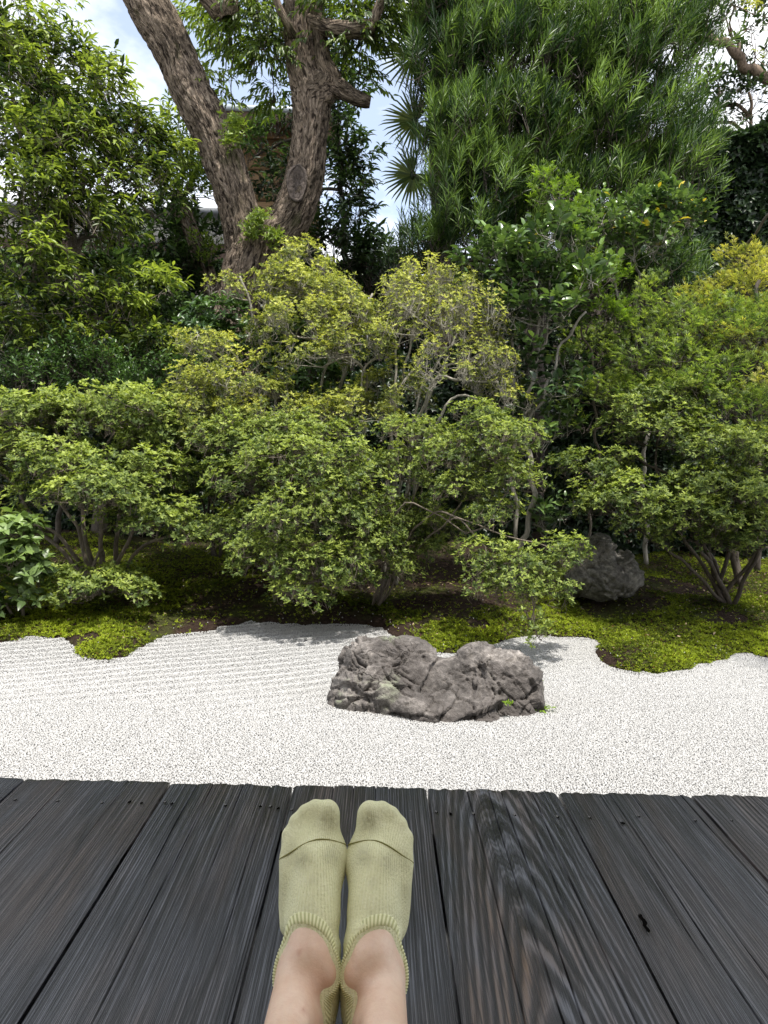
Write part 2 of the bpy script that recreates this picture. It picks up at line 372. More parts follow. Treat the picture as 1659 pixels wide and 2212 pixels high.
def sdist(XY):
    """>0 inside the planted bank, distance to its edge"""
    d2 = np.full(len(XY), 1e9); ins = np.zeros(len(XY), bool); n = len(poly)
    for i in range(n):
        a, b = poly[i], poly[(i+1) % n]; d = b-a
        if i < len(EP)-1:
            t = np.clip(((XY-a)@d)/(d@d), 0, 1); q = XY-a-t[:, None]*d; d2 = np.minimum(d2, (q*q).sum(1))
        c = ((a[1] > XY[:, 1]) != (b[1] > XY[:, 1])); xx = a[0]+(XY[:, 1]-a[1])*(b[0]-a[0])/(b[1]-a[1]+1e-12)
        ins ^= c & (XY[:, 0] < xx)
    return np.where(ins, 1, -1)*np.sqrt(d2)
def lump(x, y):
    return (.035*np.sin(x*2.1+1.3)*np.cos(y*2.7+.4)+.022*np.sin(x*4.7+y*2.2)+.012*np.sin(x*9.1-y*6.3+2)*np.sin(y*8.2))
def bank_z(x, y, sd):
    s = np.clip(sd, 0, None)
    z = GZ+.028*(1-np.exp(-s/.035))+.20*(1-np.exp(-s/1.1))+np.clip(s-2.2, 0, 3)*.03
    z = z+lump(x, y)*np.clip(s/.45, 0, 1)+.009*(np.sin(x*31+2*np.sin(y*23))*np.sin(y*29+2*np.sin(x*19))+.6*np.sin(x*67+y*13)*np.sin(y*71))*np.clip(s/.05, 0, 1)
    return np.where(sd < 0, GZ-.05+np.clip(sd, -.02, 0), z)
def ground_h(x, y):
    x = np.atleast_1d(np.asarray(x, float)); y = np.atleast_1d(np.asarray(y, float)); return bank_z(x, y, sdist(np.c_[x, y]))
def gz(x, y): return float(ground_h(x, y)[0])
gx = np.concatenate([[-150, -60, -30, -15, -8], np.arange(-5.5, 5.51, .035), [8, 15, 30, 60, 150]])
gy = np.concatenate([[1.0, 2.5], np.arange(3.2, 5.6, .03), np.arange(5.6, 8, .12), [8.5, 9.5, 11, 14, 20, 40, 90, 220]])
GX, GY = np.meshgrid(gx, gy, indexing='ij'); sdg = sdist(np.c_[GX.ravel(), GY.ravel()])
gzv = bank_z(GX.ravel(), GY.ravel(), sdg)
def gridf(a, b):
    i, j = np.meshgrid(np.arange(a-1), np.arange(b-1), indexing='ij'); k = (i*b+j).ravel(); return np.stack([k, k+b, k+b+1, k+1], 1)
me = np_mesh('ground', np.c_[GX.ravel(), GY.ravel(), gzv], [gridf(len(gx), len(gy))])
m, n_, b_ = mat('garden_soil'); g = N(n_)
f1 = g.noise(g.coord('Object'), 2.6, 6, .6); f2 = g.noise(g.coord('Object'), 55, 6, .7)
c = g.ramp(f2, [(.3, (.014, .009, .007)), (.55, (.036, .024, .018)), (.75, (.075, .054, .042))])
c = g.mix(g.ramp(f1, [(.50, 0.0), (.64, .6)]), c, g.ramp(f2, [(.3, (.030, .042, .010)), (.7, (.085, .110, .020))]))
g.l(c, b_.inputs['Base Color']); b_.inputs['Roughness'].default_value = .95; b_.inputs['Specular IOR Level'].default_value = .1
g.l(g.bump(f2, .9, .02), b_.inputs['Normal'])
ground = tag(link('ground', me, m, smooth=True), 'dark soil bank with moss behind the white gravel', kind='structure')

# gravel bed and the pebbles on it
ra = math.radians(24); RD = np.array([-math.sin(ra), math.cos(ra)])
def rake(x, y):
    ph = (x*RD[0]+y*RD[1])*2*math.pi/.085+.5*np.sin(x*2+y)
    amt = np.clip((y-2.9)/.9, 0, 1)*np.clip((.9-x)/1.2, .12, 1)
    q = np.hypot((x-.22)/1.35, y-3.35); rip = 0*q
    base = .0055*amt*(1-rip)*np.sin(ph)+.004*rip*np.sin(q*2*math.pi/.08)
    return base+.004*np.sin(x*5+1)*np.sin(y*4)
bx_ = np.concatenate([[-40, -12], np.arange(-4.2, 4.21, .02), [12, 40]]); by_ = np.concatenate([[-3, 0, 1.2], np.arange(2.0, 5.3, .02), [6.0]])
BX, BY = np.meshgrid(bx_, by_, indexing='ij')
bz = GZ-.006+np.where(BY > 4.95, -.08, 0)*1.0+rake(BX, BY)
me = np_mesh('gravel_bed', np.c_[BX.ravel(), BY.ravel(), bz.ravel()], [gridf(len(bx_), len(by_))])
m, n_, b_ = mat('gravel_bed'); g = N(n_)
vo = g.n('ShaderNodeTexVoronoi', Scale=140.0); g.l(g.coord('Object'), vo.inputs['Vector'])
g.l(g.ramp(vo.outputs['Distance'], [(.2, (.42, .42, .417)), (.75, (.28, .28, .28))]), b_.inputs['Base Color']); b_.inputs['Roughness'].default_value = .9
g.l(g.bump(g.math('SUBTRACT', 1.0, vo.outputs['Distance']), .8, .006), b_.inputs['Normal'])
tag(link('gravel_bed', me, m, smooth=True), 'white gravel bed under the loose pebbles', kind='structure')
SP = .0068; xs = np.arange(-3.3, 3.3, SP); ys = np.arange(2.15, 5.0, SP*.9); PX, PY = np.meshgrid(xs, ys, indexing='ij'); PX, PY = PX.ravel(), PY.ravel()
PX = PX+rng.uniform(-.5, .5, len(PX))*SP; PY = PY+rng.uniform(-.5, .5, len(PY))*SP
k = np.abs(PX) < .60*PY+.35; PX, PY = PX[k], PY[k]; s_ = sdist(np.c_[PX, PY]) if False else None
# only pebbles in front of the bank edge: coarse test first
k = PY < 3.4; sdp = np.full(len(PX), -1.0); sdp[~k] = sdist(np.c_[PX[~k], PY[~k]]); k = sdp < .012; PX, PY, sdp = PX[k], PY[k], sdp[k]
PZ = GZ+rake(PX, PY)+rng.uniform(-.0006, .0014, len(PX))+np.clip((sdp+.03)/.03, 0, 1)*.006
# a few strays that have rolled on to the moss
ex, ey = rng.uniform(-3.2, 3.2, 900), rng.uniform(3.7, 5.6, 900); es = sdist(np.c_[ex, ey]); kk_ = (es > 0) & (rng.uniform(0, 1, 900) < np.exp(-es/.5)); ex, ey, es = ex[kk_], ey[kk_], es[kk_]
PX = np.r_[PX, ex]; PY = np.r_[PY, ey]; PZ = np.r_[PZ, bank_z(ex, ey, es)+.012]
me = np_mesh('gravel', np.c_[PX, PY, PZ], [])
m, n_, b_ = mat('white_pebble'); g = N(n_); oi = g.n('ShaderNodeObjectInfo')
g.l(g.ramp(oi.outputs['Random'], [(0, (.28, .28, .28)), (.10, (.35, .35, .347)), (.6, (.41, .41, .407)), (1, (.48, .48, .477))]), b_.inputs['Base Color']); b_.inputs['Roughness'].default_value = .75
def scatter_group(name, mt, rad, smin_, smax_):
    ng = bpy.data.node_groups.new(name, 'GeometryNodeTree'); ng.interface.new_socket('Geometry', in_out='INPUT', socket_type='NodeSocketGeometry'); ng.interface.new_socket('Geometry', in_out='OUTPUT', socket_type='NodeSocketGeometry')
    a = ng.nodes.new; gi, go = a('NodeGroupInput'), a('NodeGroupOutput'); ico = a('GeometryNodeMeshIcoSphere'); ico.inputs['Radius'].default_value = rad; ico.inputs['Subdivisions'].default_value = 1
    sm = a('GeometryNodeSetMaterial'); sm.inputs['Material'].default_value = mt
    ip = a('GeometryNodeInstanceOnPoints'); rr = a('FunctionNodeRandomValue'); rr.data_type = 'FLOAT_VECTOR'; rr.inputs[0].default_value = (0, 0, 0); rr.inputs[1].default_value = (6.28, 6.28, 6.28)
    rs = a('FunctionNodeRandomValue'); rs.data_type = 'FLOAT_VECTOR'; rs.inputs[0].default_value = smin_; rs.inputs[1].default_value = smax_; rs.inputs['Seed'].default_value = 5
    L = ng.links.new; L(gi.outputs[0], ip.inputs['Points']); L(ico.outputs['Mesh'], sm.inputs['Geometry']); L(sm.outputs[0], ip.inputs['Instance']); L(rr.outputs[0], ip.inputs['Rotation']); L(rs.outputs[0], ip.inputs['Scale']); L(ip.outputs[0], go.inputs[0])
    return ng
gr = link('gravel', me, m); gr.modifiers.new('pebbles', 'NODES').node_group = scatter_group('pebbles', m, .0038, (.7, .7, .6), (1.5, 1.2, 1.0))
tag(gr, 'loose white pebbles of the raked dry garden', 'gravel', kind='stuff')

# moss
def moss_field(x, y):
    q = np.c_[x, y, np.zeros(len(x))]; return q
NM = 150000
mx_ = rng.uniform(-4.0, 4.2, NM*2); my_ = 3.3+(rng.uniform(0, 1, NM*2)**1.25)*3.4; k = np.abs(mx_) < .62*my_+.3; mx_, my_ = mx_[k], my_[k]
sdm = sdist(np.c_[mx_, my_])
fm = np.sin(mx_*3.1+.7)*np.cos(my_*4.3+1.1)+.7*np.sin(mx_*7.3+my_*5.1)+.5*np.sin(mx_*13.7-my_*11.9)
soil = np.zeros(len(mx_), bool)
for (px, py, rx, ry) in [(640, 1325, 260, 42), (430, 1320, 120, 28), (960, 1270, 150, 40), (1300, 1380, 26, 26), (1340, 1300, 90, 16), (860, 1240, 200, 40), (700, 1345, 170, 16), (560, 1290, 150, 26), (480, 1345, 60, 14), (1560, 1330, 60, 10), (1430, 1280, 110, 14), (120, 1350, 90, 8)]:
    c0 = on_z(px, py, -.38); c1 = on_z(px+rx, py, -.38); c2 = on_z(px, py-ry, -.38); e = ((mx_-c0[0])/(c1[0]-c0[0]))**2+((my_-c0[1])/(c2[1]-c0[1]))**2
    soil |= e < 1.0+.35*fm
prob = np.where(soil, .07, .95)*np.where(my_ > 5.3, .45, 1)*np.clip(.9+.35*fm, .35, 1)
k = (sdm > .004) & (rng.uniform(0, 1, len(mx_)) < prob); mx_, my_, sdm, fm, soil = mx_[k], my_[k], sdm[k], fm[k], soil[k]
mz = bank_z(mx_, my_, sdm); P = np.c_[mx_, my_, mz+rng.uniform(.000, .012, len(mx_))]
mb = Buf(); A = np.array([0, 0, 1.0])+rng.normal(0, .3, P.shape); Q_, D_, N_ = whorl(P, A, 5, 52)
var = np.repeat(np.clip(.42+.16*fm+.18*np.exp(-sdm/.35)+rng.normal(0, .17, len(P)), 0, .95), 5); var[rng.uniform(0, 1, len(var)) < .035] = 1.0
leaves(mb, Q_, D_, N_, rng.uniform(.008, .022, len(Q_)), rng.uniform(.003, .007, len(Q_)), 'needle', var)
tag(link('moss', mb.mesh('moss'), M['moss']), 'yellow green moss carpet along the gravel edge', 'moss', kind='stuff')
# fallen leaves on the soil
fb = Buf(); n = 900; fx = rng.uniform(-3.4, 3.4, n*2); fy = rng.uniform(3.9, 6.2, n*2); s_ = sdist(np.c_[fx, fy]); k = s_ > .05; fx, fy, s_ = fx[k], fy[k], s_[k]
P = np.c_[fx, fy, bank_z(fx, fy, s_)+.014]; D_ = rng.normal(0, 1, P.shape); D_[:, 2] *= .2; N_ = np.array([0, 0, 1.0])+rng.normal(0, .3, P.shape)
leaves(fb, P, D_, N_, rng.uniform(.012, .035, len(P)), rng.uniform(.006, .014, len(P)), 'blade', rng.uniform(0, 1, len(P)))
tag(link('fallen_leaves', fb.mesh('fallen_leaves'), leaf_mat('dry_leaf', (.10, .06, .035), (.42, .33, .22), .8, .1, .2)), 'small dry leaves strewn over the dark soil', 'leaf litter', kind='stuff')

#SECTION: deck
seams_px = [(-560, 1660), (-250, 1668), (60, 1675), (370, 1685), (635, 1690), (922, 1700), (1203, 1705), (1490, 1714), (1775, 1722), (2060, 1730)]
SX = [on_z(x, y, 0)[0] for x, y in seams_px]; DE = float(on_z(922, 1700, 0)[1])
def wood_mat(name, seed, cath=None, tint=0.0, pale=0.0):
    m, n, b = mat(name); g = N(n)
    t = g.n('ShaderNodeTexCoord'); sp = g.n('ShaderNodeSeparateXYZ'); g.l(t.outputs['Object'], sp.inputs[0]); x, y = sp.outputs['X'], sp.outputs['Y']
    warp = g.noise(g.coord('Object', (5, .9, 1), (seed, seed*.3, 0)), 1.5, 3, .5)
    wp2 = g.noise(g.coord('Object', (30, 3, 1), (seed, 0, 0)), 1.6, 3, .5)
    xx = g.math('ADD', x, g.math('MULTIPLY', g.math('SUBTRACT', warp, .5), .022 if not cath else .030))
    xx = g.math('ADD', xx, g.math('MULTIPLY', g.math('SUBTRACT', wp2, .5), .0035))
    if cath:
        cx, cy_, k = cath
        dx = g.math('SUBTRACT', xx, cx); dy = g.math('MULTIPLY', g.math('MAXIMUM', g.math('SUBTRACT', g.math('ADD', y, g.math('MULTIPLY', wp2, .05)), cy_), 0.0), k)
        q = g.math('SQRT', g.math('ADD', g.math('MULTIPLY', dx, dx), g.math('MULTIPLY', dy, dy)))
        # tight bands away from the heart, wide in the middle
        xx = g.math('ADD', q, g.math('MULTIPLY', g.math('SUBTRACT', wp2, .5), .008))
    fr = 2*math.pi/(.0043 if not cath else .0085)
    w1 = g.math('SINE', g.math('MULTIPLY', xx, fr)); w2 = g.math('SINE', g.math('MULTIPLY', xx, fr*.37))
    gr = g.math('ADD', g.math('MULTIPLY', w1, .22 if not cath else .34), g.math('MULTIPLY', w2, .14))
    amp = g.ramp(g.noise(g.coord('Object', (9, 1.3, 1), (seed*2, 1, 0)), 1.2, 4, .55), [(.36, .12), (.66, 1.0)])
    gr = g.math('MULTIPLY', gr, amp)
    fib = g.noise(g.coord('Object', (360, 4.5, 1), (seed, 0, 0)), 1.0, 5, .65); fib2 = g.noise(g.coord('Object', (700, 16, 1), (seed, 3, 0)), 1.0, 3, .6)
    gr = g.math('ADD', gr, g.math('MULTIPLY', g.math('SUBTRACT', fib, .5), 1.5 if not cath else 1.0))
    fine = g.math('SINE', g.math('MULTIPLY', xx, 2*math.pi/.0021)); gr = g.math('ADD', gr, g.math('MULTIPLY', g.math('MULTIPLY', fine, g.math('SUBTRACT', 1.0, amp)), .16))
    gr = g.math('ADD', gr, g.math('MULTIPLY', g.math('SUBTRACT', fib2 , .5), .55))
    h = g.math('ADD', gr, .5, clamp=True)
    c = g.ramp(h, [(.22, (.004, .004, .005)), (.44, (.015, .0153, .018)), (.58, (.042, .0435, .050)), (.84, (.135, .14, .158))])
    br = g.ramp(g.noise(g.coord('Object', (6, 1.1, 1), (seed*1.7, 2, 0)), 1.4, 5, .6), [(.46, 0.0), (.64, min(.95, .60+tint))])
    c = g.mix(br, c, g.ramp(h, [(.1, (.009, .006, .004)), (.5, (.046, .029, .019)), (.9, (.155, .10, .062))]))
    pl = g.ramp(g.noise(g.coord('Object', (16, 1.0, 1), (seed*.7, 5, 0)), 1.4, 5, .6), [(.56, 0.0), (.74, .55+pale)])
    c = g.mix(pl, c, g.ramp(h, [(.1, (.012, .012, .014)), (.9, (.11, .115, .13))]))
    # long drying splits
    cr = g.n('ShaderNodeTexVoronoi', feature='DISTANCE_TO_EDGE', Scale=1.0); g.l(g.coord('Object', (42, .55, 1), (seed*3, seed, 0)), cr.inputs['Vector'])
    crm = g.ramp(cr.outputs['Distance'], [(.0, 1.0), (.020, 0.0)])
    c = g.mix(g.math('MULTIPLY', crm, .8), c, (.004, .004, .004))
    hh = g.math('SUBTRACT', h, g.math('MULTIPLY', crm, .9)); hh = g.math('ADD', hh, g.math('MULTIPLY', fib2, .25))
    g.l(c, b.inputs['Base Color'])
    g.l(g.ramp(g.noise(g.coord('Object', (12, 2, 1), (seed, 9, 0)), 1.5, 4), [(.3, .30), (.7, .52)]), b.inputs['Roughness'])
    b.inputs['Specular IOR Level'].default_value = .55
    g.l(g.bump(hh, .85, .0018), b.inputs['Normal']); return m
deck = empty('veranda_deck', ((SX[0]+SX[-1])/2, DE, 0)); tag(deck, 'dark charred plank veranda deck the legs rest on', 'deck')
cracks = {2: [(.30, .5), (.72, .25)], 3: [(.22, .35), (.35, .6), (.60, .3), (.83, .5)], 4: [(.3, .12), (.45, .2), (.62, .1), (.72, .16)], 5: [(.30, 1.3), (.46, 1.0), (.56, .9), (.70, .5), (.80, .9)],
          6: [(.30, .5), (.38, .9), (.55, 1.3), (.86, .35), (.93, 1.2)], 7: [(.37, 1.4), (.6, .4)], 1: [(.5, .6)], 8: [(.4, .7)], 0: [(.5, .4)]}
for i in range(len(SX)-1):
    gap = .0022; x0, x1 = SX[i]+gap, SX[i+1]-gap; wdt = x1-x0
    u = np.linspace(0, 1, 56); cr = cracks.get(i, [])
    us = [u]
    for (cu, cl) in cr:
        e = .0011/wdt; us.append(np.array([cu-2.2*e, cu-e, cu, cu+e, cu+2.2*e]))
    u = np.unique(np.concatenate(us)); nu = len(u)
    v = np.concatenate([np.linspace(0, .05, 8)[:-1], np.linspace(.05, 1.6, 60)[:-1], np.linspace(1.6, 3.2, 8)])  # distance back from the edge
    U, Vv = np.meshgrid(u, v, indexing='ij')
    endj = np.interp(u, np.linspace(0, 1, 24), rng.uniform(-.007, .002, 24))+np.array([.003*mnoise.noise(Vector((q*40, i, 0))) for q in u])
    if i == 4: endj += np.where(rng.uniform(0, 1, nu) < .2, -.003, 0)
    X = x0+U*wdt; Yy = DE-Vv+endj[:, None]*np.exp(-Vv/.02)
    Zt = .0015*np.sin(U*math.pi)-.0020*(np.exp(-U*wdt/.003)+np.exp(-(1-U)*wdt/.003))-.003*np.exp(-Vv/.004)
    for (cu, cl) in cr:
        wig = .004*np.sin(Vv*9+cu*30)/wdt*0; d = np.abs(U-cu)*wdt
        Zt = Zt-.006*np.clip(1-d/.0013, 0, 1)*np.clip((cl-Vv)/.1, 0, 1)
        X = X+np.exp(-(d/.02)**2)*.0022*np.sin(Vv*8+cu*20)*np.clip(Vv*4, 0, 1)
    if i == 5: # the seam opens wide at the edge
        X = X-np.where(U > .9, (U-.9)/.1, 0)*.0055*np.exp(-Vv/.035)
    zj = [.0, .001, 0, -.001, .0015, 0, -.001, .001, 0][i % 9]
    top = np.c_[X.ravel(), Yy.ravel(), (Zt+zj).ravel()]; bot = top.copy(); bot[:, 2] = -.034
    nv = len(v); fq = gridf(nu, nv)[:, ::-1]; nT = len(top)
    bd = [k for k in range(0, nv)]+[k*nv+nv-1 for k in range(1, nu)]+[(nu-1)*nv+k for k in range(nv-2, -1, -1)]+[k*nv for k in range(nu-2, 0, -1)]
    V = np.vstack([top, bot[bd]]); nb = len(bd)
    side = [[bd[k], bd[(k+1) % nb], nT+(k+1) % nb, nT+k] for k in range(nb)]
    me = np_mesh('plank', V, [fq, np.array(side)])
    cath = (x0+.50*wdt, DE-.55, .10) if i == 5 else ((x0+.75*wdt, DE-.2, .07) if i == 7 else None)
    if i == 5: cath = (x0+.45*wdt, DE-.95, .10)
    o = link('plank', me, wood_mat('charred_plank_%d' % i, i*3.7+1.3, cath, .35 if i == 5 else 0, .25 if i in (6, 5) else 0), deck, smooth=False)
    me.polygons.foreach_set('use_smooth', np.r_[np.ones(len(fq), bool), np.zeros(len(side), bool)])
# nails, in the row near the edge
nz6 = [(65, 258), (248, 264), (440, 272), (712, 270), (973, 282), (1167, 288), (1258, 303)]; nz7 = [(115, 310), (224, 312), (385, 320), (562, 325), (747, 332), (887, 335), (1098, 330), (1342, 348), (1498, 348)]
holes6 = [(560, 270), (612, 275), (743, 278), (1125, 290), (1203, 298)]; holes7 = [(288, 322), (1033, 362)]
c6 = lambda p: on_z(p[0]*.5787/1.1574, (1850+p[1]*.5787)/1.1574, .001); c7 = lambda p: on_z((960+p[0]*.5787)/1.1574, (1850+p[1]*.5787)/1.1574, .001)
def disc(r, h, sides=10, wob=.0):
    b = Buf(); ring = [(r*(1+wob*math.sin(k*2.3))*math.cos(k*2*math.pi/sides), r*1.6*(1+wob*math.cos(k*1.7))*math.sin(k*2*math.pi/sides)) for k in range(sides)]
    V = [(x, y, 0) for x, y in ring]+[(x*.8, y*.8, h) for x, y in ring]+[(0, 0, h*1.15)]
    Q = [[k, (k+1) % sides, sides+(k+1) % sides, sides+k] for k in range(sides)]; T = [[sides+k, sides+(k+1) % sides, 2*sides] for k in range(sides)]
    b.add(V, Q, T); return b
nm = disc(.0020, .0008, 10, .1).mesh('nail'); nm.materials.append(simple('rusty_nail', (.11, .105, .10), .45, .5, .4, 300))
hm = disc(.0028, .0005, 12, .3).mesh('nail_hole'); hm.materials.append(simple('hole_black', (.006, .0055, .005), 1, 0, .7, 300, .6))  # flat discs; the dark inside holes and recesses is put into the colour
hm2 = disc(.0026, .0003, 12, .25).mesh('nail_recess'); hm2.materials.append(bpy.data.materials['hole_black'])
for nm_, me_, pts in (('nail', nm, [c6(p) for p in nz6]+[c7(p) for p in nz7]), ('nail_hole', hm, [c6(p) for p in holes6]+[c7(p) for p in holes7])):
    for p in pts:
        o = link(nm_, me_, None, deck); o.location = (p[0], p[1], .0022); o.scale = (1, random.uniform(.8, 1.3), 1); o.rotation_euler[2] = random.uniform(-.3, .3)
        if nm_ == 'nail':
            o2 = link('nail_recess', hm2, None, deck); o2.location = (p[0]+.0010, p[1]-.001, .0016)
# knot holes right of the feet: flat patches, dark of the hollow painted on
def knot_hole(px, py, lx, ly, name='knot_hole'):
    b = Buf(); c = on_z(px, py, 0); n = 22
    ring = [(lx*math.cos(k*2*math.pi/n)*(1+.35*math.sin(k*5.1)), ly*math.sin(k*2*math.pi/n)*(1+.2*math.sin(k*3.3))) for k in range(n)]
    V = [(x, y, .0004) for x, y in ring]+[(x*.6, y*.7, .0001) for x, y in ring]+[(0, 0, -.0003)]
    Q = [[k, (k+1) % n, n+(k+1) % n, n+k] for k in range(n)]; T = [[n+k, n+(k+1) % n, 2*n] for k in range(n)]
    b.add(V, Q, T); o = link(name, b.mesh(name), bpy.data.materials['hole_black'], deck); o.location = (c[0], c[1], .0022); return o
knot_hole(1388, 1990, .0036, .013); knot_hole(1396, 2008, .0030, .010); knot_hole(1345, 1781, .0045, .004)
# frame under the deck
bb = Buf()
def box(b, lo, hi):
    lo = np.array(lo, float); hi = np.array(hi, float); V = np.array([[x, y, z] for x in (lo[0], hi[0]) for y in (lo[1], hi[1]) for z in (lo[2], hi[2])])
    b.add(V, [[0, 1, 3, 2], [4, 6, 7, 5], [0, 4, 5, 1], [2, 3, 7, 6], [0, 2, 6, 4], [1, 5, 7, 3]])
box(bb, (SX[0], DE-.20, -.16), (SX[-1], DE-.11, -.0345)); box(bb, (SX[0], DE-1.4, -.16), (SX[-1], DE-1.3, -.0345))
for x in (-1.6, -.4, .8, 2.0): box(bb, (x-.05, DE-.205, GZ-.05), (x+.05, DE-.105, -.161))
link('joist', bb.mesh('joist'), simple('deck_frame_wood', (.03, .028, .026), .7, .3, .3, 30, .3, (1, 8, 8)), deck)
# eaves of the house the veranda belongs to (unseen, set to shade the deck, pale for bounce)
eb = Buf(); V = np.array([[-6, .60, 3.25], [6, .60, 3.25], [6, -3, 4.1], [-6, -3, 4.1]]); V = np.vstack([V, V+[0, 0, .12]])
eb.add(V, [[0, 3, 2, 1], [4, 5, 6, 7], [0, 1, 5, 4], [1, 2, 6, 5], [2, 3, 7, 6], [3, 0, 4, 7]])
box(eb, (-6, -1.95, -.05), (6, -1.85, 3.6))
tag(link('roof_eaves', eb.mesh('roof_eaves'), simple('eaves_wood', (.50, .44, .36), .7, .3, .12, 6, .2, (1, 1, 1))), 'unseen wooden eaves and rear wall shading the veranda', kind='structure')

#SECTION: person
AN = math.radians(52); P0 = np.array([0, .735, .018]); Uv = np.array([0, math.cos(AN), math.sin(AN)]); Vv_ = np.array([0, -math.sin(AN), math.cos(AN)])
def make_leg(cx, side, splay):
    """side +1: big toe towards +x (left foot). returns world<->local functions and the sdf"""
    c, s = math.cos(splay), math.sin(splay)
    Ud = np.array([s*-side, 0, 0])+Uv*c; Sx = unit(np.cross(Ud, Vv_)); B = np.stack([Sx, Ud, Vv_], 0)   # rows: lateral(x), length, dorsal
    O = P0+np.array([cx, 0, 0])
    to_l = lambda p: (p-O)@B.T; to_w = lambda q: q@B+O
    q_ = side
    ankle_w = np.array([LX[side][1]-.0125*side, .715, .088]); bot = np.array([LX[side][2]-(.012 if side > 0 else -.005), .58, .098]); knee_w = bot+(bot-ankle_w)*1.9+np.array([0, 0, .03])
    def sdf(p, toes=True):
        q = to_l(p); W_ = .86; qs = q*np.array([1/W_, 1, 1])
        d = ell(qs, (0.010*q_, .030, .036), (.0225, .034, .038))
        d = smin(d, cone(qs, (0, .048, .046), (-.002*q_, .150, .024), .029, .026, (1.08, 1, 1)), .022)
        d = smin(d, cone(qs, (0, .062, .068), (.008*q_, .150, .031), .0265, .023, (1.05, 1, 1)), .022)
        d = smin(d, ell(qs, (.0, .165, .021), (.0430, .040, .019)), .016)
        d = smin(d, ell(qs, (-.033*q_, .125, .018), (.012, .04, .016)), .014)
        T = [(.0170, .228, .0155, .0190), (.000, .229, .0122, .017), (-.0135, .224, .0115, .016), (-.0255, .214, .0108, .0155), (-.0350, .200, .0105, .014)]
        for (x, y, r, zc) in T: d = smin(d, cone(qs, (x*.95*q_, .165, zc+.002), (x*q_, y-r, zc), r*1.1, r), .0055)
        d = d*W_
        d = smin(d, cone(p, ankle_w+np.array([0, .012, -.002]), bot, .0218, .0216, (1.03, 1, 1.08)), .014)
        d = smin(d, cone(p, bot, knee_w, .0225, .046, (1, 1, 1.1)), .02)
        d = smin(d, cone(p, knee_w, np.array([knee_w[0]*1.3, -.10, .19]), .046, .075), .03)
        d = smin(d, ell(q, (.019*q_, .045, .070), (.008, .011, .012)), .012)     # inner ankle bone
        d = smin(d, ell(q, (-.015*q_, .039, .064), (.008, .011, .012)), .012)
        d = smin(d, cone(q, (0, .004, .05), (0, .0, .09), .018, .014), .02)   # tendon
        return d
    return to_l, to_w, sdf, B, O
LX = {1: [at(677, 1870, .88)[0], at(666, 2055, .70)[0], at(634, 2212, .60)[0]], -1: [at(819, 1870, .88)[0], at(806, 2055, .70)[0], at(823, 2212, .60)[0]]}
LEGS = [(LX[1][0]+.014, 1, math.radians(2.8)), (LX[-1][0]-.010, -1, math.radians(2.8))]
person = empty('person', (-.035, .0, .05)); tag(person, 'bare shins and pale yellow green ankle socks stretched out over the dark deck', 'person')
m, n_, b_ = mat('skin'); g = N(n_)
f = g.noise(g.coord('Object'), 18, 5, .55); f2 = g.noise(g.coord('Object'), 260, 4, .6)
c = g.ramp(f, [(.3, (.72, .49, .34)), (.6, (.82, .61, .46)), (.8, (.86, .67, .52))])
sa = g.n('ShaderNodeAttribute'); sa.attribute_name = 'spot_crease'; c = g.mix(sa.outputs['Fac'], c, (.50, .22, .15)); c = g.mix(g.ramp(g.noise(g.coord('Object'), 90, 6, .7), [(.45, 0.0), (.7, .35)]), c, (.66, .40, .28))
g.l(c, b_.inputs['Base Color']); b_.inputs['Roughness'].default_value = .45; b_.inputs['Subsurface Weight'].default_value = .18; b_.inputs['Subsurface Radius'].default_value = (.012, .005, .003); b_.inputs['Subsurface Scale'].default_value = .6
b_.inputs['Specular IOR Level'].default_value = .35; g.l(g.bump(g.math('ADD', f2, g.math('MULTIPLY', g.noise(g.coord('Object'), 60, 5, .6), 2.0)), .3, .0012), b_.inputs['Normal'])
skin = m
def cuff_d(q, side): return q[:, 2]-(.083+.04*(q[:, 1]-.03)+.22*q[:, 0]*side-17*np.clip(np.abs(q[:, 0]), 0, .034)**2)        # >0 : above the sock opening
pv, pq, off = [], [], 0
leg_funcs = []
for (cx, side, sp) in LEGS:
    L = make_leg(cx, side, sp); leg_funcs.append((L, side)); to_l, to_w, sdf, B, O = L
    fs = lambda p: np.maximum(sdf(p), -(p[:, 1]+.06))
    V, Q = nets(fs, (cx-.11, -.07, -.03), (cx+.11, .93, .28), .0045); pv.append(V); pq.append(Q+off); off += len(V)
V = np.vstack(pv); Q = np.vstack(pq)
# hips that join the two legs into one body, out of view behind the lens
hv, hq = nets(lambda p: smin(ell(p, (-.045, -.16, .17), (.17, .13, .12)), ell(p, (-.045, -.05, .18), (.13, .10, .075)), .04), (-.3, -.32, .0), (.2, .08, .32), .012)
sx_, sy_ = to_px(V); spot_crease = np.zeros(len(V)); front = V[:, 2] > .09
for (px, py, r_, a_) in [(645, 2058, 6, .7), (650, 2052, 4, .6), (656, 2182, 5, .8), (640, 2030, 22, .12), (812, 2040, 22, .10), (700, 2120, 22, .2), (790, 2135, 22, .2)]:  # small skin marks; the broad faint ones paint in the ankle crease shade
    spot_crease = np.maximum(spot_crease, a_*np.exp(-((sx_-px)**2+(sy_-py)**2)/r_**2)*front)
me = np_mesh('body', np.vstack([V, hv]), [np.vstack([Q, hq+len(V)])], {'spot_crease': np.r_[spot_crease, np.zeros(len(hv))]}); body = link('body', me, skin, person, smooth=True)
m, n_, b_ = mat('sock_knit'); g = N(n_)
au = g.n('ShaderNodeAttribute'); au.attribute_name = 'across'; al_ = g.n('ShaderNodeAttribute'); al_.attribute_name = 'along'; st = g.n('ShaderNodeAttribute'); st.attribute_name = 'stain'
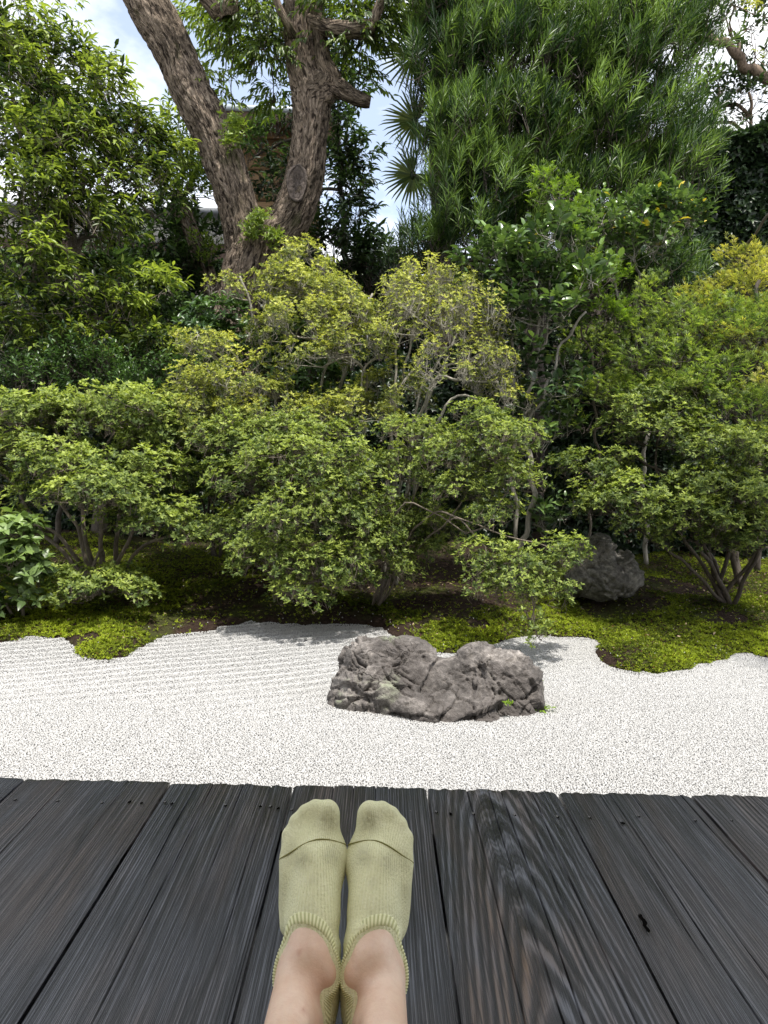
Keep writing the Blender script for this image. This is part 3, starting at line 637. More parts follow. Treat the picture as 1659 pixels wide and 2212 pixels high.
w1 = g.math('SINE', g.math('MULTIPLY', au.outputs['Fac'], 2*math.pi/.0021)); w2 = g.math('SINE', g.math('MULTIPLY', al_.outputs['Fac'], 2*math.pi/.0013))
fz = g.noise(g.coord('Object', (1, .6, 1)), 420, 5, .65); fz2 = g.noise(g.coord('Object'), 45, 4, .6)
hgt = g.math('ADD', g.math('MULTIPLY', g.math('ADD', w1, g.math('MULTIPLY', w2, .4)), .16), g.math('MULTIPLY', fz, 1.3))
c = g.ramp(g.math('ADD', g.math('MULTIPLY', hgt, .45), g.math('MULTIPLY', fz2, .45)), [(.25, (.72, .71, .40)), (.5, (.86, .85, .51)), (.8, (.92, .91, .63))])
c = g.mix(st.outputs['Fac'], c, (.28, .26, .13)); g.l(c, b_.inputs['Base Color']); b_.inputs['Roughness'].default_value = .95; b_.inputs['Specular IOR Level'].default_value = .1
b_.inputs['Sheen Weight'].default_value = .25; g.l(g.bump(hgt, 1.0, .0016), b_.inputs['Normal']); sock_m = m
m, n_, b_ = mat('sock_rib'); g = N(n_); a_ = g.n('ShaderNodeAttribute'); a_.attribute_name = 'rib'
g.l(g.ramp(a_.outputs['Fac'], [(.2, (.52, .52, .26)), (.75, (.84, .84, .52))]), b_.inputs['Base Color']); b_.inputs['Roughness'].default_value = .95; b_.inputs['Specular IOR Level'].default_value = .1
g.l(g.bump(g.noise(g.coord('Object'), 500, 4, .6), .5, .0008), b_.inputs['Normal']); rib_m = m
seam_m = simple('sock_seam_thread', (.30, .29, .10), .95, .1, .15, 300, .3)
for (L, side) in leg_funcs:
    to_l, to_w, sdf, B, O = L
    wr = lambda q: .0011*np.sin(q[:, 1]*170+q[:, 0]*60*side+2*np.sin(q[:, 0]*90))*np.exp(-((q[:, 1]-.080)/.020)**2)+.0006*np.sin(q[:, 0]*150+q[:, 1]*90)*np.exp(-((q[:, 1]-.165)/.02)**2)
    fsock = lambda p: np.maximum(sdf(p)-.0022-wr(to_l(p)), cuff_d(to_l(p), side))
    V, Q = nets(fsock, (O[0]-.075, O[1]-.09, -.03), (O[0]+.075, O[1]+.21, .26), .0028)
    q = to_l(V); s = side
    stn = np.zeros(len(q))
    for (x, y, r, a) in [(.016, .203, .013, .75), (.020, .162, .011, .45), (-.012, .158, .012, .5), (-.030, .165, .012, .35), (-.005, .10, .018, .25), (.002, .135, .006, .25), (-.036, .13, .012, .3)]:
        jx = rng.uniform(-.003, .003); stn = np.maximum(stn, a*np.exp(-(((q[:, 0]-x*s-jx)/r)**2+((q[:, 1]-y)/(r*1.1))**2)**1.2)*(q[:, 2] > .015))
    stn *= .75+.5*np.array([mnoise.noise(Vector(v*260)) for v in V])
    stn = np.clip(stn, 0, 1)
    me = np_mesh('sock', V, [Q], {'across': np.arctan2(q[:, 0], q[:, 2]-.0)*.040, 'along': q[:, 1], 'stain': stn}); sock = link('sock', me, sock_m, person, smooth=True)
    # toe seam: a raised thread lying on the surface
    def shoot(p, d, off_):
        p = p.copy()
        for _ in range(60):
            v = sdf(p)-off_; p = p+d*v[:, None]*.8
        return p
    th = np.radians(np.linspace(-115, 115, 90)); x = np.sin(th); seam = []
    lat = np.linspace(-1, 1, 90)
    ctr = np.stack([0*th, .180+.007*np.sin(th)*s-.010*np.sin(th)**2, np.full(len(th), .018)], 1); dl = np.stack([np.sin(th), 0*th, np.cos(th)], 1)
    start = to_w(ctr+dl*.09); p = shoot(start, -(dl@B), .0024); bsm = Buf(); tube(bsm, p, .0008, 5)
    link("toe_seam", bsm.mesh("toe_seam"), seam_m, sock, smooth=True)
    # ribbed cuff: rings around the opening
    nr, na = 7, 880; rings = []; ribs = []
    th = np.linspace(0, 2*math.pi, na, endpoint=False); rb = .5+.5*np.sin(th*88)
    for k in range(nr):
        hgt_ = -.0092+k*.0092/(nr-1)*1.08
        ctr0 = np.array([0, .040, .083+.04*.01])[None]+np.stack([0*th, 0*th, hgt_*(.72-.28*np.cos(th))-28*(.026*np.sin(th))**2], 1); dl = np.stack([np.sin(th), np.cos(th), .04*np.cos(th)+.22*side*np.sin(th)], 1)
        # walk out until outside then in
        ho = hgt_*(.72-.28*np.cos(th)); p = shoot(to_w(ctr0+dl*.085), -unit(dl@B), .0027)
        for _ in range(5):       # walk the ring on to the edge of the opening
            ql = to_l(p); err = cuff_d(ql, side)-ho; ctr0 = ctr0-np.stack([0*th, 0*th, err*.8], 1); p = shoot(to_w(ctr0+dl*.085), -unit(dl@B), .0027)
        nrm = unit(dl@B); edge = .0006 if k in (0, nr-1) else 0
        rings.append(p+nrm*((rb**.7)*.0008-edge*(2.2 if k == 0 else 1))[:, None]); ribs.append(rb)
    rings.append(rings[-1]-nrm*.0030); ribs.append(rb*.5)
    nrr = len(rings); V = np.vstack(rings); i, j = np.meshgrid(np.arange(nrr-1), np.arange(na), indexing='ij'); i, j = i.ravel(), j.ravel()
    Q = np.stack([i*na+j, i*na+(j+1) % na, (i+1)*na+(j+1) % na, (i+1)*na+j], 1)
    link('cuff', np_mesh('cuff', V, [Q], {'rib': np.concatenate(ribs)}), rib_m, sock, smooth=True)

#SECTION: rocks
def rock_mat(name, base, light, lichen=.5, sc=1.0):
    m, n, b = mat(name); g = N(n); v = g.coord('Object')
    f = g.noise(v, 6*sc, 9, .62, .6); f2 = g.noise(v, 40*sc, 8, .7); f3 = g.noise(v, 2.2*sc, 4, .5)
    c = g.ramp(f, [(.28, tuple(x*.45 for x in base)), (.5, base), (.72, light)])
    c = g.mix(.75, c, g.ramp(f2, [(.32, .25), (.52, .95), (.70, 1.9)]), 'MULTIPLY')
    c = g.mix(g.ramp(f3, [(.45, 0.0), (.7, .6)]), c, (.100, .088, .082))
    ge = g.n('ShaderNodeNewGeometry'); sp = g.n('ShaderNodeSeparateXYZ'); g.l(ge.outputs['Normal'], sp.inputs[0])
    li = g.math('MULTIPLY', g.ramp(g.noise(v, 4.5*sc, 6, .65), [(.57, 0.0), (.66, lichen)]), g.math('MAXIMUM', sp.outputs['Z'], 0.1))
    c = g.mix(li, c, (.26, .29, .20))
    cr = g.n('ShaderNodeTexVoronoi', feature='DISTANCE_TO_EDGE', Scale=5.5*sc); dv = g.n('ShaderNodeVectorMath', operation='ADD'); g.l(v, dv.inputs[0])
    nv = g.n('ShaderNodeTexNoise', Scale=5.0*sc, Detail=6); g.l(v, nv.inputs['Vector']); ms = g.n('ShaderNodeVectorMath', operation='SCALE'); g.l(nv.outputs['Color'], ms.inputs[0]); ms.inputs['Scale'].default_value = .35/sc; g.l(ms.outputs[0], dv.inputs[1]); g.l(dv.outputs[0], cr.inputs['Vector'])
    crm = g.math('MULTIPLY', g.ramp(cr.outputs['Distance'], [(0, 1.0), (.02, 0.0)]), g.ramp(g.noise(v, 3*sc, 3), [(.5, 0.0), (.6, .8)]))
    c = g.mix(g.math('MULTIPLY', crm, .5), c, (.02, .017, .016))
    g.l(c, b.inputs['Base Color']); b.inputs['Roughness'].default_value = .85; b.inputs['Specular IOR Level'].default_value = .25
    h = g.math('ADD', g.math('MULTIPLY', f, 1.0), g.math('MULTIPLY', f2, .55)); h = g.math('SUBTRACT', h, g.math('MULTIPLY', crm, .35))
    g.l(g.bump(h, 1.0, .022/sc), b.inputs['Normal']); return m
RY = 3.22; S_ = RY/F
def rp_(px, py, dy=0.0):
    p = at(px, py, RY+dy); return p
def rock_f(p):
    d = ell(p, rp_(835, 1487, .05), (118*S_, .24, 118*S_))
    d = smin(d, ell(p, rp_(790, 1440, .08), (52*S_, .16, 62*S_)), .05)
    d = smin(d, ell(p, rp_(870, 1420, .05), (62*S_, .15, 50*S_)), .04)
    d = smin(d, ell(p, rp_(905, 1455, .08), (65*S_, .16, 55*S_)), .04)
    d = smin(d, ell(p, rp_(765, 1525, -.03), (52*S_, .15, 48*S_)), .04)
    d = smin(d, ell(p, rp_(930, 1525, -.07), (110*S_, .20, 58*S_)), .05)
    d = smin(d, ell(p, rp_(1065, 1480, .05), (97*S_, .22, 92*S_)), .035)
    d = smin(d, ell(p, rp_(1030, 1445, .04), (55*S_, .15, 52*S_)), .03)
    d = smin(d, ell(p, rp_(1105, 1460, .03), (52*S_, .16, 66*S_)), .03)
    d = smin(d, ell(p, rp_(1030, 1535, -.12), (60*S_, .14, 42*S_)), .04)
    d = smin(d, ell(p, rp_(1120, 1520, -.03), (50*S_, .16, 58*S_)), .03)
    d = smin(d, ell(p, rp_(965, 1475, .02), (60*S_, .16, 50*S_)), .04)
    # planar breaks on the face
    for (px, py, dy, nx, ny, nz_, off_) in [(1120, 1450, -.14, .45, -.75, .48, .0), (1010, 1500, -.26, .2, -.93, .3, .02), (860, 1450, -.17, -.25, -.8, .55, .0), (760, 1470, -.08, -.75, -.55, .35, .01), (1160, 1500, .0, .9, -.35, .25, .005)]:
        n0 = unit(np.array([nx, ny, nz_])); d = np.maximum(d, (p-rp_(px, py, dy))@n0-.035-off_) if False else -smin(-d, -((p-rp_(px, py, dy))@n0-.028-off_), .02)
    return d
lo = rp_(700, 1600, 0)-[.03, .40, .0]; hi = rp_(1180, 1345, 0)+[.03, .40, .02]; lo[2] = GZ-.08
V, Q = nets(rock_f, lo, hi, .0068)
def rough(V, Q, seed, amp, s):
    e = .01
    # vertex normals
    n = np.cross(V[Q[:, 2]]-V[Q[:, 0]], V[Q[:, 3]]-V[Q[:, 1]]); vn = np.zeros_like(V)
    for k in range(4): np.add.at(vn, Q[:, k], n)
    vn = unit(vn); W = V+seed
    Ws = W*np.array([1, 1, 1.35]); sh = Ws@np.array([[.87, 0, -.5], [0, 1, 0], [.5, 0, .87]])
    wv = np.array([[mnoise.noise(Vector(q*3.5)), mnoise.noise(Vector(q*3.5+np.array([7.0, 0, 0]))), mnoise.noise(Vector(q*3.5+np.array([0, 9.0, 0])))] for q in W])
    sw = sh+wv*.09; a = fbm(sw, 2.6*s, 3)*.026
    def crease(fq, dir_, wd, dp):
        f_ = fbm(sw*np.array(dir_)+dp*100, fq*s, 3); return -dp*np.exp(-(f_/wd)**2)
    def facets(fq, stretch, tilt, step, seed_):
        o_ = np.zeros(len(sw)); Q3 = (sw*np.array(stretch)+seed_)*fq*s
        for i_, q in enumerate(Q3):
            dd, pp = mnoise.voronoi(Vector(q)); c_ = pp[0]; h_ = mnoise.cell_vector(c_*37.7+Vector((.5, .5, .5)))
            o_[i_] = (h_.x-.5)*step+((q[0]-c_.x)*(h_.y-.5)+(q[1]-c_.y)*(h_.z-.5)+(q[2]-c_.z)*(h_.x*h_.y*4 % 1-.5))*tilt-.25*step*math.exp(-((dd[1]-dd[0])/.06)**2)
        return o_
    a += facets(4.2, (1, 1, 1.5), .075, .022, 1.3)+facets(10, (1.5, 1, 1), .022, .006, 4.1)
    a += crease(2.6, (1, 1, .7), .025, .026)+crease(4.6, (1.7, 1, .5), .03, .016)
    a += fbm(sw*np.array([1, 1, 2.2]), 9*s, 5)*.006+fbm(W, 34*s, 4)*.0035
    st_p = sw@np.array([.45, .2, .9]); a += .014*((st_p*10) % 1.0-.5)*np.clip(fbm(W, 2.2, 2)*4+.4, 0, 1)
    return V+vn*(a*amp)[:, None]
V = rough(V, Q, 3.0, .88, 1.0)
# deep hollows
for (px, py, r, dpt) in [(1025, 1425, .022, .035), (1040, 1450, .018, .03), (1080, 1530, .012, .03), (915, 1425, .010, .022), (1080, 1500, .010, .022), (800, 1535, .010, .015), (955, 1510, .014, .015), (868, 1475, .010, -.018)]:
    c0 = at(px, py, RY); q = V-np.array([0, 0, H]); px_, py_ = to_px(V); pr = r/S_
    wgt = np.exp(-(((px_-px)/pr)**2+((py_-py)/(pr*1.7))**2))*(V[:, 1] < RY+.05); V = V+np.array([0, 1.0, .0])*(wgt*dpt)[:, None]
rock = link('rock', np_mesh('rock', V, [Q]), rock_mat('rock_purple_grey', (.115, .105, .099), (.33, .305, .285), .7), smooth=True)
tag(rock, 'large purplish grey two humped rock set in the white gravel', 'rock')
# stone on the moss behind
RY2 = 4.95; S2 = RY2/F; r2 = lambda x, y, d=0: at(x, y, RY2+d)
def rock2(p):
    d = ell(p, r2(1300, 1245, .05), (72*S2, .22, 58*S2)); d = smin(d, ell(p, r2(1290, 1200, .06), (40*S2, .16, 44*S2)), .05)
    d = smin(d, ell(p, r2(1345, 1235, .05), (34*S2, .17, 46*S2)), .04); d = smin(d, ell(p, r2(1255, 1250, .1), (38*S2, .17, 40*S2)), .04); return d
lo = r2(1200, 1310)-[0, .3, .1]; hi = r2(1400, 1135)+[0, .42, 0]; V, Q = nets(rock2, lo, hi, .011); V = rough(V, Q, 11.0, .9, 1.1)
tag(link('rock', np_mesh('rock', V, [Q]), rock_mat('rock_dark_grey', (.125, .12, .108), (.25, .24, .215), .3, .9), smooth=True), 'dark grey pointed boulder on the moss behind the drooping branch', 'rock')

#SECTION: plants
def part_leaves(root, pos, D, Nn, L, W, kind, var, mt, buf, limit=300):
    """the leaves that show largest become parts, the rest go to the joined mesh"""
    px, py = to_px(pos); vis = (px > 0) & (px < PW) & (py > 0) & (py < PH)
    sc_ = np.broadcast_to(L, len(pos))/np.maximum(np.linalg.norm(pos-np.array([0, 0, H]), axis=1)-rng.uniform(0, .05, len(pos)), .5)*np.where(vis, 1, .1)
    depth = pos[:, 1]; score = -depth+np.where(vis, 0, -50)
    k = np.zeros(len(pos), bool); k[np.argsort(-score)[:limit]] = True
    vs_ = []
    for j in range(6):
        b = Buf(); v0 = [.15, .3, .45, .6, .78, .95][j]; leaves(b, np.zeros((1, 3)), np.array([[1.0, 0, 0]]), np.array([[0, 0, 1.0]]), 1, 1, kind, np.array([v0])); me = b.mesh('leaf'); me.materials.append(mt); vs_.append(me)
    L = np.broadcast_to(L, len(pos)); W = np.broadcast_to(W, len(pos)); rl = np.array(root.location)
    for i in np.nonzero(k)[0]:
        d = unit(D[i]); s = unit(np.cross(Nn[i], d)); u = np.cross(d, s)
        o = bpy.data.objects.new('leaf', vs_[min(5, int(np.clip(var[i], 0, .999)*6))]); COL.objects.link(o); o.parent = root
        m4 = Matrix(((d[0]*L[i], s[0]*W[i], u[0]*L[i], pos[i][0]-rl[0]), (d[1]*L[i], s[1]*W[i], u[1]*L[i], pos[i][1]-rl[1]), (d[2]*L[i], s[2]*W[i], u[2]*L[i], pos[i][2]-rl[2]), (0, 0, 0, 1)))
        o.matrix_local = m4
    leaves(buf, pos[~k], D[~k], Nn[~k], L[~k], W[~k], kind, var[~k])

def plant(name, label, cat, base, stems, pads, leafmat, barkmat, clump=.14, per=26, style='whorl', leaf=(.022, .009), kind='tiny', k=6, spread=62, droop=.3, sprayL=.1,
          flat=.65, under=-.7, young=.5, stem_r=.02, dens=1.0, twig=.0009, foliage='foliage', group=None, parts=0, back=.35, trunkname='trunk', twigfrac=.45, spiral=False, vvar=.16, cvar=.11, extra=None, axis=None, hubr=.35):
    root = empty(name, base); tag(root, label, cat, group)
    wb = Buf(); lb = Buf(); cand = []
    for st_ in stems:
        pts = np.array([s[:3] if len(s) == 4 and s[3] == 'w' else at(*s[:3]) for s in st_['p']]); p = limb(wb, pts, st_.get('r0', stem_r), st_.get('r1', stem_r*.35), st_.get('s', 7), wob=st_.get('wob', .012)); cand.append(p[len(p)//4:])
    cand = np.vstack(cand)
    PP, DD, NN, LL, VV = [], [], [], [], []
    for pad in pads:
        c, R, hub, C, P, A, dz, m, kk = pad_points(pad, clump, per, flat, under, back, dens)
        dd = cand-hub; sc_ = np.linalg.norm(dd, axis=1)+np.where(dd[:, 2] > 0, dd[:, 2]*1.5, 0); s0 = cand[np.argmin(sc_)]
        mid = (s0+hub)/2+np.array([0, 0, .12*np.linalg.norm(hub-s0)])+rng.normal(0, .03, 3)
        rr0 = stem_r*hubr*(1.0+min(1, R[0]))
        limb(wb, [s0, mid, hub], rr0*1.1, rr0*.8, 6, wob=.008)
        # secondary arms from the hub, then a stem for each clump, then twigs
        nb = max(3, m//7); tgt = C[rng.permutation(m)[:nb]]; arms = hub+(tgt-hub)*rng.uniform(.45, .7, (nb, 1))+rng.normal(0, .03, (nb, 3))
        ends = []
        for q in arms:
            md = (hub+q)/2+np.array([0, 0, -.06*np.linalg.norm(q-hub)])+rng.normal(0, .02, 3); limb(wb, [hub, md, q], rr0*.6, rr0*.35, 5, .07, wob=.006); ends.append(q)
        ends = np.array(ends); di = np.linalg.norm(C[:, None]-ends[None], axis=2); near = ends[np.argmin(di, 1)]
        low = C-np.array([0, 0, 1])*clump*.5
        for a0, a1 in zip(near, low):
            md = (a0+a1)/2+rng.normal(0, .018, 3); limb(wb, [a0, md, a1], rr0*.32, rr0*.16, 4, .08, wob=.004)
        sel = rng.uniform(0, 1, len(P)) < twigfrac; Cr = np.repeat(low, kk, 0)+rng.normal(0, clump*.18, P.shape)
        twigs(wb, Cr[sel], P[sel], twig*1.4, twig*.6, .06)
        if axis is not None: A = unit(A*.35+np.array(axis)+rng.normal(0, .3, A.shape))
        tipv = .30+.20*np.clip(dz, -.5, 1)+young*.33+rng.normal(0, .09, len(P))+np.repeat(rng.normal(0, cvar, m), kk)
        if style == 'whorl':
            q, D, Nn = whorl(P, A, k, spread); nl = k
        else:
            q, D, Nn, _ = spray(P, A, sprayL*rng.uniform(.7, 1.25, len(P)), k, spread, droop, spiral=spiral); nl = k
            E = P+unit(A)*sprayL-np.array([0, 0, 1])*droop*.4*sprayL; s2 = rng.uniform(0, 1, len(P)) < .8; twigs(wb, P[s2], E[s2], twig, twig*.5, .03)
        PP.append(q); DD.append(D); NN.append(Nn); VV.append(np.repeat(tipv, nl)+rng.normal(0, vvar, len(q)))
    PP = np.vstack(PP); DD = np.vstack(DD); NN = np.vstack(NN); VV = np.clip(np.concatenate(VV), 0, .975)
    if extra: VV[rng.uniform(0, 1, len(VV)) < extra] = 1.0
    L = leaf[0]*rng.uniform(.65, 1.3, len(PP)); W = L*(leaf[1]/leaf[0])*rng.uniform(.85, 1.15, len(PP))
    if parts: part_leaves(root, PP, DD, NN, L, W, kind, VV, leafmat, lb, parts)
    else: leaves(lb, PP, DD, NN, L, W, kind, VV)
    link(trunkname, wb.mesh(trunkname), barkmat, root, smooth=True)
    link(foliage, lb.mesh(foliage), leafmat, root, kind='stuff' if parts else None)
    STAT.append((name, label[:30], len(PP)))
    return root
STAT = []
def bs(px, py, Y): p = at(px, py, Y); p[2] = gz(p[0], p[1]); return p

# --- azaleas
def fan_stems(px, py, Y, tops, r0=.016, yj=.0):
    b = bs(px, py, Y); out_ = []
    for (tx, ty, tY, *mid) in tops:
        bj = b+np.array([rng.uniform(-.05, .05), rng.uniform(-.04, .04), -.02]); pts = [(*bj, 'w')]+[m_ for m_ in mid]+[(tx, ty, tY)]
        out_.append({'p': pts, 'r0': r0*rng.uniform(.8, 1.2), 'r1': r0*.4})
    return tuple(b), out_
b, st_ = fan_stems(225, 1215, 4.75, [(60, 1010, 4.8, (150, 1110, 4.7)), (110, 900, 5.0, (170, 1060, 4.85), (140, 960, 4.9)), (250, 930, 5.0, (215, 1090, 4.8), (190, 1010, 4.9)), (330, 940, 5.1, (260, 1110, 4.9)),
    (330, 1100, 4.6, (280, 1160, 4.7)), (400, 1160, 4.6, (310, 1180, 4.7)), (180, 1270, 4.5, (215, 1190, 4.6)), (-60, 930, 5.0, (60, 1100, 4.8)), (20, 1130, 4.7, (120, 1150, 4.7))], .018)
plant('azalea_shrub', 'wide layered azalea with bare forked stems at the left, over the moss tongue', 'shrub', b, st_,
      [(60, 895, 5.0, 150, 40, .35), (240, 895, 5.05, 150, 42, .35), (340, 940, 5.1, 80, 55, .3), (60, 985, 4.85, 110, 40, .3, .8), (180, 1010, 4.65, 130, 36, .25, .7), (230, 1065, 4.5, 110, 48, .28), (330, 1030, 4.8, 80, 42, .25), (120, 1070, 4.7, 70, 30, .2, .6),
       (320, 1120, 4.55, 85, 38, .22), (400, 1150, 4.6, 50, 34, .2), (30, 1150, 4.8, 60, 40, .2, .5), (215, 1262, 4.35, 110, 26, .20, 1.2), (150, 1290, 4.3, 45, 18, .12), (-40, 1000, 4.9, 60, 90, .3)],
      M['azalea'], M['bark_small'], clump=.085, per=15, leaf=(.031, .0135), k=6, young=.62, dens=1.0, stem_r=.016, group='clipped azalea shrubs on the bank')
b, st_ = fan_stems(640, 1235, 4.95, [(560, 1000, 4.8, (600, 1120, 4.85)), (520, 1090, 4.7), (640, 950, 4.9, (635, 1100, 4.85)), (720, 1000, 4.8, (680, 1120, 4.8)), (780, 1060, 4.8, (720, 1150, 4.8)), (660, 1250, 4.3), (480, 1150, 4.6), (430, 860, 5.3, (520, 1000, 5.1)), (830, 1150, 4.8)], .016)
plant('azalea_shrub', 'round dense azalea overhanging the gravel in the middle, left of the two humped rock', 'shrub', b, st_,
      [(650, 1010, 4.65, 150, 70, .38), (560, 1040, 4.75, 100, 70, .30), (740, 1090, 4.55, 110, 75, .33), (640, 1120, 4.45, 130, 60, .3), (510, 1150, 4.6, 70, 45, .22, .8), (600, 1200, 4.35, 120, 45, .25), (690, 1230, 4.3, 100, 50, .25), (650, 1285, 4.25, 75, 26, .16), (790, 1180, 4.5, 60, 60, .25), (500, 960, 4.95, 85, 50, .3), (620, 940, 4.95, 110, 40, .3)],
      M['azalea'], M['bark_small'], clump=.085, per=15, leaf=(.027, .0112), k=6, young=.55, dens=1.0, under=-.6, stem_r=.015, group='clipped azalea shrubs on the bank')
b, st_ = fan_stems(600, 1190, 5.7, [(600, 640, 5.8, (640, 900, 5.7)), (520, 600, 5.9, (590, 850, 5.8)), (690, 620, 5.8, (660, 850, 5.7)), (760, 690, 5.6, (690, 850, 5.6)), (450, 750, 5.5, (570, 900, 5.6)), (400, 850, 5.4, (500, 950, 5.5)), (720, 760, 5.4, (790, 850, 5.4)), (800, 640, 5.7)], .020)
plant('azalea_shrub', 'tall yellow green azalea in front of the forked trunk', 'shrub', b, st_,
      [(645, 560, 5.9, 60, 26, .22, .8), (492, 625, 5.8, 32, 22, .15, .7), (620, 610, 5.8, 72, 34, .3), (690, 640, 5.7, 100, 45, .3), (760, 690, 5.5, 75, 40, .3), (640, 700, 5.45, 100, 45, .28, .9), (770, 740, 5.3, 85, 45, .25, .8), (700, 770, 5.25, 110, 40, .25, .5), (455, 755, 5.5, 68, 26, .22), (420, 850, 5.2, 60, 55, .25), (530, 830, 5.2, 90, 45, .25), (450, 915, 5.1, 70, 45, .25), (590, 900, 5.1, 110, 40, .25), (770, 900, 5.2, 100, 45, .25), (850, 850, 5.4, 70, 50, .25, .8)],
      M['azalea_yellow'], M['bark_grey'], clump=.09, per=19, leaf=(.025, .0100), k=6, young=.55, dens=.95, stem_r=.018, twig=.0011, twigfrac=.4, group='clipped azalea shrubs on the bank')
b, st_ = fan_stems(850, 1150, 5.5, [(960, 700, 5.4, (840, 920, 5.4), (880, 820, 5.3)), (1010, 690, 5.5, (900, 880, 5.3)), (1075, 830, 5.2, (920, 850, 5.2), (990, 825, 5.1)), (1040, 760, 5.3, (930, 850, 5.3)), (880, 650, 5.5, (850, 860, 5.3)), (1090, 900, 5.2, (960, 880, 5.1)), (930, 620, 5.5, (860, 900, 5.4), (880, 760, 5.4)), (820, 760, 5.3, (780, 870, 5.3))], .018)
plant('azalea_shrub', 'sparse twiggy azalea with a domed head of bare grey twigs and yellow tips', 'shrub', b, st_,
      [(950, 640, 5.5, 110, 50, .35, .75), (1000, 690, 5.4, 85, 60, .35, .75), (930, 700, 5.2, 110, 70, .3, .35), (1050, 790, 5.3, 50, 70, .3, .8), (990, 790, 5.1, 110, 60, .3, .35), (1085, 860, 5.2, 40, 45, .2, .7), (940, 600, 5.5, 70, 24, .2, .5), (870, 660, 5.4, 40, 60, .2, .8)],
      M['azalea_yellow'], M['bark_grey'], clump=.10, per=16, leaf=(.023, .009), k=5, young=.75, dens=1.25, stem_r=.017, twig=.0012, twigfrac=.7, flat=.8, group='clipped azalea shrubs on the bank')
b, st_ = fan_stems(820, 1230, 4.9, [(1010, 1150, 4.3, (860, 1102, 4.5), (930, 1112, 4.4)), (1080, 1000, 4.5, (900, 1020, 4.7), (960, 960, 4.6)), (1060, 920, 4.6, (930, 1010, 4.7)), (1180, 1180, 4.1, (920, 1112, 4.45), (1060, 1150, 4.2)), (930, 1000, 4.6, (880, 1110, 4.7)), (1060, 1240, 4.1, (960, 1125, 4.4), (1040, 1170, 4.2))], .0095)
plant('azalea_shrub', 'arching azalea drooping over the moss behind the right hump of the rock', 'shrub', b, st_,
      [(790, 1150, 4.9, 70, 50, .25), (830, 1235, 4.55, 62, 36, .2), (860, 1190, 4.75, 60, 42, .22), (940, 1190, 4.7, 50, 36, .2, .8), (1050, 905, 4.6, 65, 30, .25), (1080, 960, 4.5, 85, 45, .28), (1000, 990, 4.6, 90, 50, .28), (1100, 1040, 4.4, 60, 50, .22), (1000, 1060, 4.5, 80, 45, .25), (900, 950, 4.8, 80, 40, .25, .8), (870, 1010, 4.8, 70, 50, .25), (1060, 1110, 4.35, 60, 35, .2, .8), (870, 1130, 4.8, 90, 50, .25), (950, 1140, 4.7, 60, 50, .2),
       (1060, 1200, 4.15, 65, 40, .2, .8), (1150, 1215, 4.05, 85, 28, .18, .9), (1215, 1200, 4.0, 50, 32, .16, .9), (1120, 1260, 4.0, 75, 36, .18, .8), (1150, 1320, 3.9, 60, 38, .16, .6), (1040, 1270, 4.1, 40, 40, .15, .6), (1190, 1260, 3.95, 55, 22, .14, .8), (1165, 1370, 3.85, 35, 16, .1, .5)],
      M['azalea'], M['bark_small'], clump=.075, per=12, leaf=(.024, .0095), k=6, young=.55, dens=.95, under=-.6, stem_r=.013, group='clipped azalea shrubs on the bank')
b, st_ = fan_stems(1570, 1215, 5.0, [(1400, 1100, 4.8, (1440, 1180, 4.8)), (1500, 1010, 4.9, (1500, 1140, 4.85)), (1300, 1060, 5.0, (1440, 1110, 4.9), (1360, 1090, 4.9)), (1600, 1040, 4.8, (1580, 1130, 4.8)), (1680, 1100, 4.8, (1640, 1180, 4.8)), (1450, 900, 5.1, (1480, 1080, 4.9), (1410, 1000, 5.0)), (1340, 930, 5.1, (1480, 1060, 5.0), (1400, 1000, 5.0)), (1720, 1190, 4.8, (1640, 1195, 4.8))], .017)
plant('azalea_shrub', 'spreading azalea with gnarled low trunk at the right behind the moss', 'shrub', b, st_,
      [(1290, 1010, 4.95, 85, 36, .28, .8), (1370, 1070, 4.75, 110, 42, .28), (1300, 1090, 4.8, 60, 40, .22, .8), (1350, 900, 5.1, 60, 40, .25, .7), (1430, 940, 5.0, 90, 50, .3, .8), (1550, 970, 4.85, 90, 50, .3), (1520, 1040, 4.75, 90, 40, .28), (1620, 1070, 4.6, 80, 40, .25), (1500, 1110, 4.6, 85, 36, .22, .9), (1380, 1130, 4.7, 60, 26, .18, .8), (1640, 1130, 4.5, 60, 30, .2), (1650, 1000, 4.8, 60, 50, .3), (1600, 1160, 4.55, 60, 20, .18, .7), (1450, 860, 5.2, 110, 40, .3, .7), (1420, 1165, 4.7, 35, 14, .1), (1520, 1170, 4.7, 60, 22, .2, .8), (1640, 1180, 4.5, 50, 18, .16, .7), (1580, 1130, 4.6, 70, 30, .2)],
      M['azalea'], M['bark_dark'], clump=.085, per=14, leaf=(.029, .0118), k=6, young=.55, dens=.95, stem_r=.020, group='clipped azalea shrubs on the bank')

# --- broad leaved shrub, lower left corner
b, st_ = fan_stems(42, 1335, 4.35, [(20, 1170, 4.3, (40, 1260, 4.35)), (90, 1200, 4.35, (60, 1250, 4.35)), (-30, 1220, 4.3), (60, 1130, 4.4, (42, 1250, 4.35))], .010)
plant('laurel_shrub', 'low shrub with big oval pale green leaves at the left edge', 'shrub', b, st_,
      [(20, 1170, 4.3, 62, 42, .2), (62, 1225, 4.3, 42, 40, .18), (-15, 1260, 4.25, 55, 50, .2), (35, 1300, 4.3, 60, 22, .15, .5)], M['broad'], M['bark_small'], clump=.09, per=7, leaf=(.070, .036), kind='blade', k=4, spread=66, young=.6, dens=.9, stem_r=.009, parts=300, twig=.0018)
